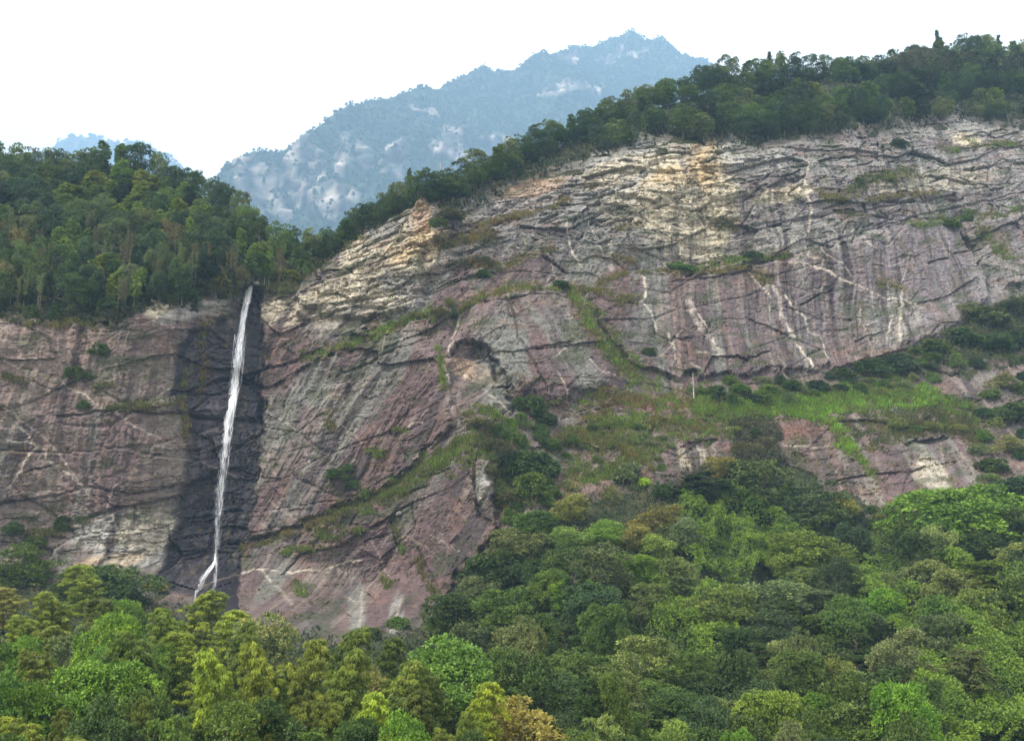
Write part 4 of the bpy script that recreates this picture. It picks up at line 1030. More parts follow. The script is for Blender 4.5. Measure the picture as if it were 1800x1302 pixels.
def make_layered(name, seed, mat, H=10.0, Wd=9.0):
    r = np.random.default_rng(seed)
    Vs, Ts, tb = [], [], [([np.array([0, 0, -1.0]), np.array([.1, .1, H * .4]), np.array([.2, -.1, H * .9])], [.25, .17, .04])]
    n = 62
    for k in range(n):
        h = r.uniform(.32, 1.0) ** .8; az = r.uniform(0, 2 * math.pi)
        reach = Wd / 2 * math.sqrt(max(0.02, 1 - ((h - .45) / .62) ** 2)) * r.uniform(.45, 1.0)
        c = np.array([math.cos(az) * reach * .82, math.sin(az) * reach * .82, h * H * .97])
        R_ = r.uniform(.6, 1.25)
        m = 40
        a = r.uniform(0, 2 * math.pi, m); q = np.sqrt(r.uniform(0, 1, m)) * R_
        cen = c + np.stack([np.cos(a) * q, np.sin(a) * q, -.34 * q ** 2 + r.normal(0, .10, m)], 1)
        out = np.stack([np.cos(a), np.sin(a), np.full(m, -.15)], 1) + np.array([math.cos(az), math.sin(az), 0]) * .8
        d = unit(np.repeat(out, 5, 0) + r.normal(0, .4, (m * 5, 3)) * np.array([1, 1, .35]))
        P = np.repeat(cen, 5, 0) + d * r.uniform(0, .35, (m * 5, 1))
        V = leaf_quads(P, d, np.array([0, 0, 1.0]) + r.normal(0, .3, (m * 5, 3)), .26 * r.uniform(.7, 1.3, m * 5), .085 * r.uniform(.8, 1.2, m * 5))
        Vs.append(V); Ts.append(np.clip(np.repeat(r.uniform(0, 1, m), 5) * .5 + r.uniform(0, .5, m * 5) + r.normal(0, .12), 0, 1))
        tb.append(([np.array([0, 0, c[2] * .8]), (c + np.array([0, 0, c[2] * .8])) / 2, c], [.07, .05, .02]))
    tv, tf = tubes(tb)
    return crown_mesh(name + '_crown', np.concatenate(Vs), np.concatenate(Ts), mat), mesh_from(name + '_trunk', tv, tf, [M_BARK], True)

def make_bamboo(name, seed, H=13.0, culms=1, lean=2.0, start=.26, wide=1.0):
    r = np.random.default_rng(seed)
    Vs, Ts, tb = [], [], []
    for c in range(culms):
        az0 = r.uniform(0, 6.28) if c else (0.25 if seed % 2 else 2.9)
        dirl = np.array([math.cos(az0), math.sin(az0) * .6, 0]); root = np.array([r.normal(0, .7), r.normal(0, .7), 0]) * (c > 0)
        h_ = H * (1 if c == 0 else r.uniform(.72, .95)); ln = lean * r.uniform(.7, 1.2)
        def cur(t): return root + dirl * ln * (0.25 * t + .75 * t ** 3.2) + np.array([0, 0, 1.0]) * h_ * (t - .10 * t ** 5)
        tt = np.linspace(0, 1, 14)
        pts = [cur(t) for t in tt]; pts[0] = pts[0] - np.array([0, 0, 1.0])
        tb.append((pts, np.interp(tt, [0, .6, 1], [.085, .06, .012])))
        nodes = np.linspace(start, 1.0, 30)
        for t in nodes:
            p0 = cur(t); k = (t - start) / (1 - start)
            Lb0 = wide * (2.0 * min(1, (1 - k) * 2.6 + .12) ** .62 * min(1, .5 + k * 1.8) + .12)
            for b in range(4):
                az = r.uniform(0, 6.28); elev = r.uniform(.1, .75); Lb = Lb0 * r.uniform(.5, 1.2)
                bd = np.array([math.cos(az), math.sin(az), elev]); sag = r.uniform(.5, 1.05)
                tone = r.uniform(.05, .8)
                for q in ((1.0, .46) if Lb > .8 else (1.0,)):                  # drooping sprays of leaves, gathered at the branch ends
                    c0 = p0 + bd * Lb * q + np.array([0, 0, -1.0]) * q * q * Lb * sag + dirl * .1
                    n = 62 if q == 1.0 else 36
                    o = unit(r.normal(0, 1, (n, 3)) + np.array([bd[0], bd[1], .2]) * .7)
                    base = c0 + o * np.array([.5, .5, .34]) * r.uniform(.3, 1.05, (n, 1)) * (.75 + .25 * q)
                    d = unit(o * np.array([1, 1, .2]) * .8 + np.array([bd[0], bd[1], -.75]) + r.normal(0, .35, (n, 3)))
                    V = leaf_quads(base + d * .12, d, np.array([0, 0, 1.0]) + r.normal(0, .45, (n, 3)), .20 * r.uniform(.7, 1.3, n), .054 * r.uniform(.8, 1.3, n))
                    Vs.append(V); Ts.append(np.clip(tone + r.uniform(-.2, .3, n), 0, 1))
    tv, tf = tubes(tb)
    return crown_mesh(name + '_foliage', np.concatenate(Vs), np.concatenate(Ts), M_BAMBOO), mesh_from(name + '_culm', tv, tf, [M_CULM], True)

def make_conifer(name, seed, H=11.0, Wd=5.0):
    r = np.random.default_rng(seed)
    Vs, Ts, tb = [], [], [([np.array([0, 0, -1.0]), np.array([0, 0, H * .5]), np.array([.1, .05, H])], [.2, .12, .02])]
    for h in np.arange(.22, .99, .042):
        nb = r.integers(4, 7)
        for b in range(nb):
            az = r.uniform(0, 6.28); Lb = Wd / 2 * (1.04 - h) ** .7 * 1.25 * r.uniform(.55, 1.1)
            bd = np.array([math.cos(az), math.sin(az), r.uniform(.0, .4)])
            s_ = np.linspace(.25, 1, 6)
            bp = np.array([0, 0, h * H])[None] + bd[None] * (s_ * Lb)[:, None] - np.array([[0, 0, 1.]]) * (s_ ** 2 * Lb * .22)[:, None]
            V, t = rosettes(bp, np.tile(bd, (6, 1)) + np.array([0, 0, .3]), r, 8, .22, .07, .4)
            Vs.append(V); Ts.append(np.clip(t * .7 + r.uniform(0, .3), 0, 1))
    tv, tf = tubes(tb)
    return crown_mesh(name + '_crown', np.concatenate(Vs), np.concatenate(Ts), M_LEAF), mesh_from(name + '_trunk', tv, tf, [M_BARK], True)

def make_slender(name, seed, H=11.0):
    """thin pale stems with a sparse feathery top"""
    r = np.random.default_rng(seed)
    Vs, Ts, tb = [], [], []
    for c in range(4):
        p = np.array([r.normal(0, 1.3), r.normal(0, .8), 0]); h_ = H * r.uniform(.75, 1)
        tip = p + np.array([r.normal(0, .6), r.normal(0, .4), h_])
        mid = (p + tip) / 2 + r.normal(0, .15, 3)
        tb.append(([p - np.array([0, 0, 1.]), mid, tip], [.10, .08, .02]))
        for k in range(26):
            t = r.uniform(.5, 1); b0 = mid + (tip - mid) * (t * 2 - 1)
            az = r.uniform(0, 6.28); Lb = r.uniform(.5, 1.5) * (1.2 - t * .6)
            e = b0 + np.array([math.cos(az) * Lb, math.sin(az) * Lb, r.uniform(-.1, .7)])
            tb.append(([b0, e], [.03, .01]))
            V, t_ = rosettes(np.linspace(b0, e, 4), np.tile(e - b0, (4, 1)), r, 6, .2, .06, .4); Vs.append(V); Ts.append(t_)
    tv, tf = tubes(tb)
    return crown_mesh(name + '_crown', np.concatenate(Vs), np.concatenate(Ts), M_LEAF), mesh_from(name + '_trunk', tv, tf, [M_STEM], True)

def make_snag(name, seed, H=8.0):
    r = np.random.default_rng(seed)
    top = np.array([.25, .1, H]); tb = [([np.array([0, 0, -.6]), np.array([.12, 0, H * .5]), top], [.2, .15, .05])]
    lim = []
    for k in range(12):
        t = r.uniform(.3, .97); az = r.choice([0, math.pi]) + r.normal(0, .6); L_ = H * .3 * (1.2 - t) * r.uniform(.6, 1.2)
        b0 = np.array([.25 * t, .1 * t, H * t]); e = b0 + np.array([math.cos(az) * L_, math.sin(az) * L_, L_ * r.uniform(.1, .8)])
        lim.append(([b0, (b0 + e) / 2 + np.array([0, 0, -.12]), e], [.06, .045, .015]))
        lim.append(([(b0 + e) / 2, (b0 + e) / 2 + np.array([math.cos(az + .8) * L_ * .4, .1, L_ * .35])], [.03, .01]))
    a, b = tubes(tb), tubes(lim)
    return mesh_from(name + '_branches', b[0], b[1], [M_PALE], True), mesh_from(name + '_trunk', a[0], a[1], [M_PALE], True)

def make_shrub(name, seed, mat=None, H=2.6, Wd=3.6, twiggy=False):
    r = np.random.default_rng(seed)
    Vs, Ts, tb = [], [], []
    for k in range(26):
        q = unit(r.normal(0, 1, 3) + np.array([0, 0, .8])); R_ = r.uniform(.4, .75)
        c = q * np.array([Wd / 2 * .72, Wd / 2 * .72, H * .72]) * r.uniform(.6, 1) * np.array([1, 1, 1]); c[2] = max(.25, c[2])
        m = 26 if not twiggy else 14
        s = unit(r.normal(0, 1, (m, 3)) + q * .6 + np.array([0, 0, .5]))
        V, t = rosettes(c + s * R_ * np.array([1, 1, .8]), s, r, 6, .17, .07 if not twiggy else .045, .33); Vs.append(V); Ts.append(np.clip(t + r.normal(0, .12), 0, 1))
        tb.append(([np.array([r.normal(0, .15), r.normal(0, .15), -.5]), c * .55, c * 1.1], [.05, .035, .012]))
    tv, tf = tubes(tb)
    return crown_mesh(name + '_foliage', np.concatenate(Vs), np.concatenate(Ts), mat or M_LEAF), mesh_from(name + '_stems', tv, tf, [M_BARK], True)

# kind: (list of (crown mesh, trunk mesh, native height, native width), object name, category, crown part name, trunk part name)
KINDS_ = {
    'broad': ([(*make_broad('broad%d' % k, 20 + k, M_LEAF, lobes=lb, per_lobe=pl, flat=fl, low=lo), 10.0, 8.0) for k, (lb, pl, fl, lo) in enumerate([(40, 42, .75, .12), (52, 34, .6, .06), (34, 52, .85, .14), (46, 36, .55, .04), (60, 30, .7, .1), (28, 60, .8, .05)])], 'broadleaf_tree', 'tree', 'crown', 'trunk'),
    'bright': ([(*make_broad('lush%d' % k, 40 + k, M_LEAF, lobes=56, per_lobe=56, flat=.75, low=.03, L=.17, W=.095), 10.0, 8.0) for k in range(2)], 'broadleaf_tree', 'tree', 'crown', 'trunk'),
    'bloom': ([(*make_broad('bloom%d' % k, 50 + k, M_BLOOM, lobes=30, per_lobe=44, flat=.75, low=.08, tips=True), 10.0, 8.0) for k in range(2)], 'blossoming_tree', 'tree', 'crown', 'trunk'),
    'layered': ([(*make_layered('layered%d' % k, 60 + k, M_LEAF), 10.0, 9.0) for k in range(2)], 'layered_tree', 'tree', 'crown', 'trunk'),
    'bamboo': ([(*make_bamboo('bamboo%d' % k, 70 + k, lean=ln, culms=cu, start=st, wide=wd), 13.0 * .92, 4.6 * (1.3 if cu > 1 else 1)) for k, (ln, cu, st, wd) in enumerate([(1.6, 1, .24, 1.0), (2.6, 1, .30, .95), (1.3, 3, .2, .95), (2.0, 2, .22, 1.0), (3.2, 1, .36, .9)])], 'bamboo', 'bamboo', 'foliage', 'culm'),
    'conifer': ([(*make_conifer('conifer%d' % k, 80 + k), 11.0, 5.0) for k in range(2)], 'conifer_tree', 'tree', 'crown', 'trunk'),
    'slender': ([(*make_slender('slender%d' % k, 90 + k), 11.0, 5.0) for k in range(2)], 'slender_tree', 'tree', 'crown', 'trunk'),
    'snag': ([(*make_snag('snag%d' % k, 95 + k), 8.0, 4.0) for k in range(2)], 'dead_tree', 'dead tree', 'branches', 'trunk'),
    'shrub': ([(*make_shrub('shrub%d' % k, 100 + k), 2.6, 3.6) for k in range(3)], 'shrub', 'shrub', 'foliage', 'stems'),
    'twiggy': ([(*make_shrub('twiggy%d' % k, 110 + k, twiggy=True), 2.6, 3.6) for k in range(2)], 'shrub', 'shrub', 'foliage', 'stems'),
}
DARK, DARKB, MID, GREYG, LIGHT, LUSH, YEL, OLV, DOLV, VINE, PALEG, RUST = ((.030, .055, .020), (.028, .052, .030), (.048, .085, .024), (.066, .092, .048), (.085, .135, .035), (.062, .122, .022), (.155, .205, .035),
    (.098, .135, .028), (.062, .09, .022), (.06, .12, .02), (.092, .125, .05), (.062, .063, .034))
PLANTED = []
def plant(kind, px_, pytop, H, wpx, colour, label=None, group=None, near=None, var=None, on_rock=False, squash=(.62, 1.6)):
    """stand a plant on the slope where its top shows at the given photo pixel"""
    models, name, cat, cname, tname = KINDS_[kind]
    a, b = slopes(px_, pytop); a, b = float(a), float(b)
    if on_rock:
        p3, ok = hit([px_], [pytop + H * FPX / 270.0])                   # foot of the plant on the rock
        X_, Y_, g = p3[0]; Y_ += .25; ztop_ = g + H
    else:
        Yv = np.arange(88.0, 490.0, 2.0)
        gzv = ground_z(a * Yv, Yv); hv = CAM_Z + b * Yv - gzv
        k = np.where(hv <= H)[0]
        k = k[0] if len(k) else int(np.argmin(hv))
        Y_ = Yv[k]; X_ = a * Y_; g = gzv[k]; ztop_ = CAM_Z + b * Y_
        if ztop_ - g < H * .5: g = ztop_ - H * .5
    i = (len(PLANTED) * 7 + int(px_)) % len(models) if var is None else var
    cm, tm, mh, mw = models[i]
    w = wpx * Y_ / FPX; h = max(ztop_ - g, .6)
    sxy, sz_ = w / mw, h / mh
    sz_ = min(max(sz_, sxy * squash[0]), sxy * squash[1])
    g = ztop_ - sz_ * mh if not on_rock else g
    rz = random.uniform(0, 6.28) if kind not in ('bamboo',) else random.uniform(-.7, .7) + (math.pi if random.random() < .3 else 0)
    if kind == 'broad' and colour in (DARK, DARKB) and pytop < 520: name = 'evergreen_tree'
    asp = random.uniform(.85, 1.18) if kind not in ('bamboo', 'snag', 'conifer') else 1
    t = thing(name, (X_, Y_, g), label, cat, group, rz, (sxy * asp, sxy / asp, sz_))
    if kind in ('broad', 'bright', 'bloom', 'layered'): t.rotation_euler = (random.gauss(0, .06), random.gauss(0, .06), rz)
    tr = obj(tname, tm, t)
    cr = obj(cname, cm, t)
    j = [random.uniform(.8, 1.22), random.uniform(.9, 1.1), random.uniform(.8, 1.2)]
    cr.color = (colour[0] * j[0] * j[1] * LEAF_GAIN[0], colour[1] * j[0] * LEAF_GAIN[1], colour[2] * j[0] * j[2] * LEAF_GAIN[2], 1)
    PLANTED.append((t, px_, pytop, wpx, h, near, kind))
    return t

# ------------------------------------------------------------------ plants that stand out in the picture: kind, px, top py, height m, width px, colour, label
HEROES = [
    ('bamboo', 157, 990, 12, 62, OLV, 'cone shaped yellow green bamboo in front of the dark shrubs at the cliff foot', 0),
    ('bamboo', 104, 1036, 12, 78, OLV, 'olive bamboo plume left of the cone shaped bamboo', 3),
    ('bamboo', 186, 1048, 12, 64, DOLV, 'dark olive bamboo plume right below the cone shaped bamboo', 0),
    ('bamboo', 345, 1036, 12, 70, OLV, 'olive bamboo leaning right in front of the lower cascade', 1),
    ('bamboo', 300, 1065, 11, 70, OLV, 'soft olive bamboo beside the one leaning into the cascade', 3),
    ('bamboo', 402, 1070, 11, 62, YEL, 'yellowish bamboo just right of the cascade, its top against the dark wet rock', 0),
    ('bloom', 470, 1078, 11, 112, PALEG, 'round pale green tree in flower below the wet rock', 0),
    ('bamboo', 425, 1088, 12, 56, DOLV, 'dark olive bamboo between the cascade and the round pale tree', 3),
    ('bamboo', 592, 1100, 13, 66, DOLV, 'dark green bamboo whose tip arches over to the right below the slab', 4),
    ('bamboo', 238, 1105, 13, 92, DOLV, 'broad olive bamboo clump standing behind the big bright green tree', 2),
    ('bright', 292, 1140, 9, 60, LUSH, 'bright lime green young tree right of the broad olive bamboo clump', 0),
    ('bright', 173, 1140, 9, 44, LUSH, 'narrow bright green tree left of the broad olive bamboo clump', 1),
    ('bright', 165, 1180, 11, 170, LUSH, 'large bright green bushy tree in the lower left', 0),
    ('bamboo', 405, 1135, 14, 66, YEL, 'tall yellow bamboo with a bare culm below the cascade', 1),
    ('bamboo', 478, 1125, 15, 66, OLV, 'tall bamboo with a pale leaning culm in the middle of the grove', 1),
    ('bamboo', 540, 1120, 13, 62, OLV, 'upright olive bamboo right of the leaning pale culm', 0),
    ('bamboo', 608, 1135, 13, 82, OLV, 'wide yellow green bamboo under the arching dark one', 3),
    ('bamboo', 680, 1118, 11, 52, DOLV, 'slim dark bamboo at the foot of the lowest slab', 0),
    ('bamboo', 705, 1155, 12, 84, OLV, 'olive bamboo left of the large round green tree', 3),
    ('bright', 795, 1130, 12, 150, (.07, .15, .032), 'large round fresh green tree in the bottom middle', 1),
    ('bloom', 645, 1160, 10, 74, PALEG, 'cream tipped tree between olive bamboos in the bottom middle', 1),
    ('bamboo', 365, 1238, 9, 78, OLV, 'rounded olive bamboo top near the bottom edge, left of the pale tuft', 2),
    ('bamboo', 580, 1218, 10, 66, OLV, 'golden olive bamboo near the bottom edge, middle of the grove', 2),
    ('bamboo', 645, 1213, 11, 60, YEL, 'yellow green bamboo top near the bottom edge, left of the drooping one', 0),
    ('bamboo', 765, 1222, 10, 84, DOLV, 'drooping dark olive bamboo near the bottom edge', 4),
    ('bamboo', 845, 1195, 11, 66, YEL, 'bright yellow green bamboo left of the golden blossoming tree', 0),
    ('bloom', 925, 1225, 9, 140, (.15, .15, .04), 'golden blossoming tree on the bottom edge of the picture', 0),
    ('bright', 30, 1195, 11, 110, LUSH, 'leafy green tree on the left edge near the bottom', 1),
    ('bamboo', 40, 1255, 9, 90, YEL, 'yellow green bamboo in the bottom left corner', 2),
    ('bamboo', 205, 1280, 6, 46, YEL, 'small yellow bamboo tip on the bottom edge, left', 0),
    ('twiggy', 416, 1272, 5, 62, (.22, .23, .09), 'pale feathery tuft on the bottom edge', 0),
    ('bamboo', 22, 1030, 9, 58, (.13, .15, .05), 'pale olive bamboo on the left edge below the cliff', 0),
    ('bamboo', 45, 1078, 9, 62, OLV, 'ochre green bamboo on the left edge, second below the cliff', 2),
    ('broad', 205, 988, 7, 140, (.03, .06, .022), 'dark spreading bush against the pale foot of the left wall', 0),
    ('broad', 45, 962, 8, 110, MID, 'dark green bush at the left edge under the left wall', 1),
    ('broad', 120, 1005, 7, 60, DARK, 'small dark bush left of the cone shaped bamboo', 1),
    ('bright', 220, 1062, 9, 62, (.07, .14, .03), 'fresh green bush left of the soft olive bamboo', 0),
    # right forest
    ('shrub', 1105, 808, 6, 62, GREYG, 'grey green bush alone on the rock above the right forest', 0),
    ('bloom', 1262, 797, 7, 62, (.10, .11, .03), 'small yellow flowering tree at the top of the right forest', 1),
    ('layered', 1240, 828, 9, 120, DARK, 'dark tree with layered fronds under the small yellow flowering tree', 0),
    ('broad', 1345, 806, 10, 150, GREYG, 'wide grey green tree at the top of the right forest', 3),
    ('broad', 1410, 848, 10, 130, DARKB, 'dark spreading tree right of the wide grey green one', 1),
    ('bloom', 1482, 868, 8, 56, (.09, .11, .03), 'narrow tree tinged with yellow at the right shoulder of the forest', 0),
    ('bright', 1430, 938, 11, 112, LIGHT, 'feathery light green tree in the middle of the right forest', 1),
    ('bright', 1668, 868, 11, 185, VINE, 'broad dome of vine covered green below the right wall', 0),
    ('layered', 1722, 980, 10, 128, (.085, .12, .02), 'dark tree with bright yellow topped layers near the right edge', 1),
    ('broad', 1585, 993, 8, 72, GREYG, 'grey tree left of the yellow layered tree', 0),
    ('bloom', 1152, 888, 9, 84, (.08, .09, .028), 'tree with yellow brown blossom, upper left of the right forest', 0),
    ('bloom', 1112, 918, 7, 62, (.09, .10, .03), 'smaller yellow brown blossoming tree just below its larger neighbour', 1),
    ('broad', 1048, 960, 11, 132, GREYG, 'tall grey green tree left of the blossoming pair', 1),
    ('bloom', 1005, 868, 7, 76, (.07, .095, .03), 'small tree with pale tips at the upper left corner of the forest', 0),
    ('broad', 948, 892, 8, 92, MID, 'dark green tree at the forest edge under the brown grass', 2),
    ('broad', 1330, 1015, 10, 120, GREYG, 'grey green spreading tree left of the feathery light green one', 0),
    ('layered', 1430, 1030, 9, 96, (.07, .10, .055), 'silvery layered tree just below the feathery light green tree', 1),
    ('bright', 1550, 1040, 7, 58, VINE, 'vine wrapped stump of a tree left of the yellow layered tree', 0),
    ('layered', 1692, 1135, 9, 96, GREYG, 'silver grey layered tree in the lower right', 0),
    ('broad', 1490, 1190, 11, 140, MID, 'large mid green tree in the lower right, left of the silver grey one', 1),
    ('bright', 1375, 1225, 10, 96, LIGHT, 'light green tree near the bottom edge, right of middle', 0),
    ('broad', 1110, 1110, 10, 124, PALEG, 'pale sage green tree in the lower middle of the right forest', 3),
    ('broad', 1055, 1265, 8, 74, PALEG, 'pale sage bush on the bottom edge right of the golden tree', 1),
    ('broad', 950, 1135, 11, 118, DARK, 'dark tree left of the pale sage green tree', 0),
    ('broad', 860, 965, 11, 118, DARK, 'tall dark tree on the left edge of the right forest beside the slab', 0),
    ('broad', 800, 1035, 9, 100, DARK, 'dark tree at the foot of the slab, lowest of the forest edge', 2),
    ('broad', 885, 1040, 10, 100, MID, 'mid green tree right of the lowest dark forest edge tree', 1),
    ('broad', 1795, 830, 11, 110, DARKB, 'dense dark tree cut by the right edge of the picture', 2),
    # ridge and hill
    ('bamboo', 132, 322, 11, 52, (.10, .145, .035), 'light green bamboo in the middle of the left hill, left one of a pair', 2),
    ('bamboo', 180, 302, 11, 40, (.12, .16, .035), 'yellow green slim bamboo in the middle of the left hill', 0),
    ('bamboo', 226, 335, 10, 40, (.10, .14, .035), 'light bamboo with a pale stem right of the slim yellow green one', 1),
    ('bamboo', 262, 298, 11, 50, (.11, .14, .035), 'light green bamboo under the summit of the left hill', 3),
    ('bamboo', 213, 356, 9, 34, (.11, .15, .035), 'small light bamboo tuft in the middle of the left hill', 0),
    ('snag', 1078, 168, 8, 34, (.4, .38, .34), 'tall bleached dead tree standing out of the ridge wood', 0),
    ('snag', 776, 284, 7, 28, (.4, .38, .34), 'short bleached dead tree with many twigs on the lower ridge', 1),
    ('snag', 1218, 655, 9, 30, (.4, .38, .34), 'thin pale dead tree on the left end of the grass terrace', 1),
    ('snag', 457, 400, 8, 22, (.4, .38, .34), 'thin pale dead trunk on the right edge of the left hill', 0),
    ('snag', 414, 478, 4, 16, (.4, .38, .34), 'broken pale stump beside the head of the waterfall', 1),
    ('conifer', 1352, 92, 9, 26, DARKB, 'spiky dark conifer sticking out of the ridge skyline', 0),
    ('conifer', 1373, 97, 8, 22, DARKB, 'smaller spiky conifer right of the tallest spiky one on the ridge skyline', 1),
    ('conifer', 1646, 54, 10, 22, DARKB, 'thin conifer top above the right crest skyline', 0),
    ('conifer', 720, 296, 7, 20, DARKB, 'dark conifer on the lower ridge above the pale buttress', 1),
]
for kind, px_, pt, H, w, c, lab, var in HEROES: plant(kind, px_, pt, H, w, c, lab, var=var)

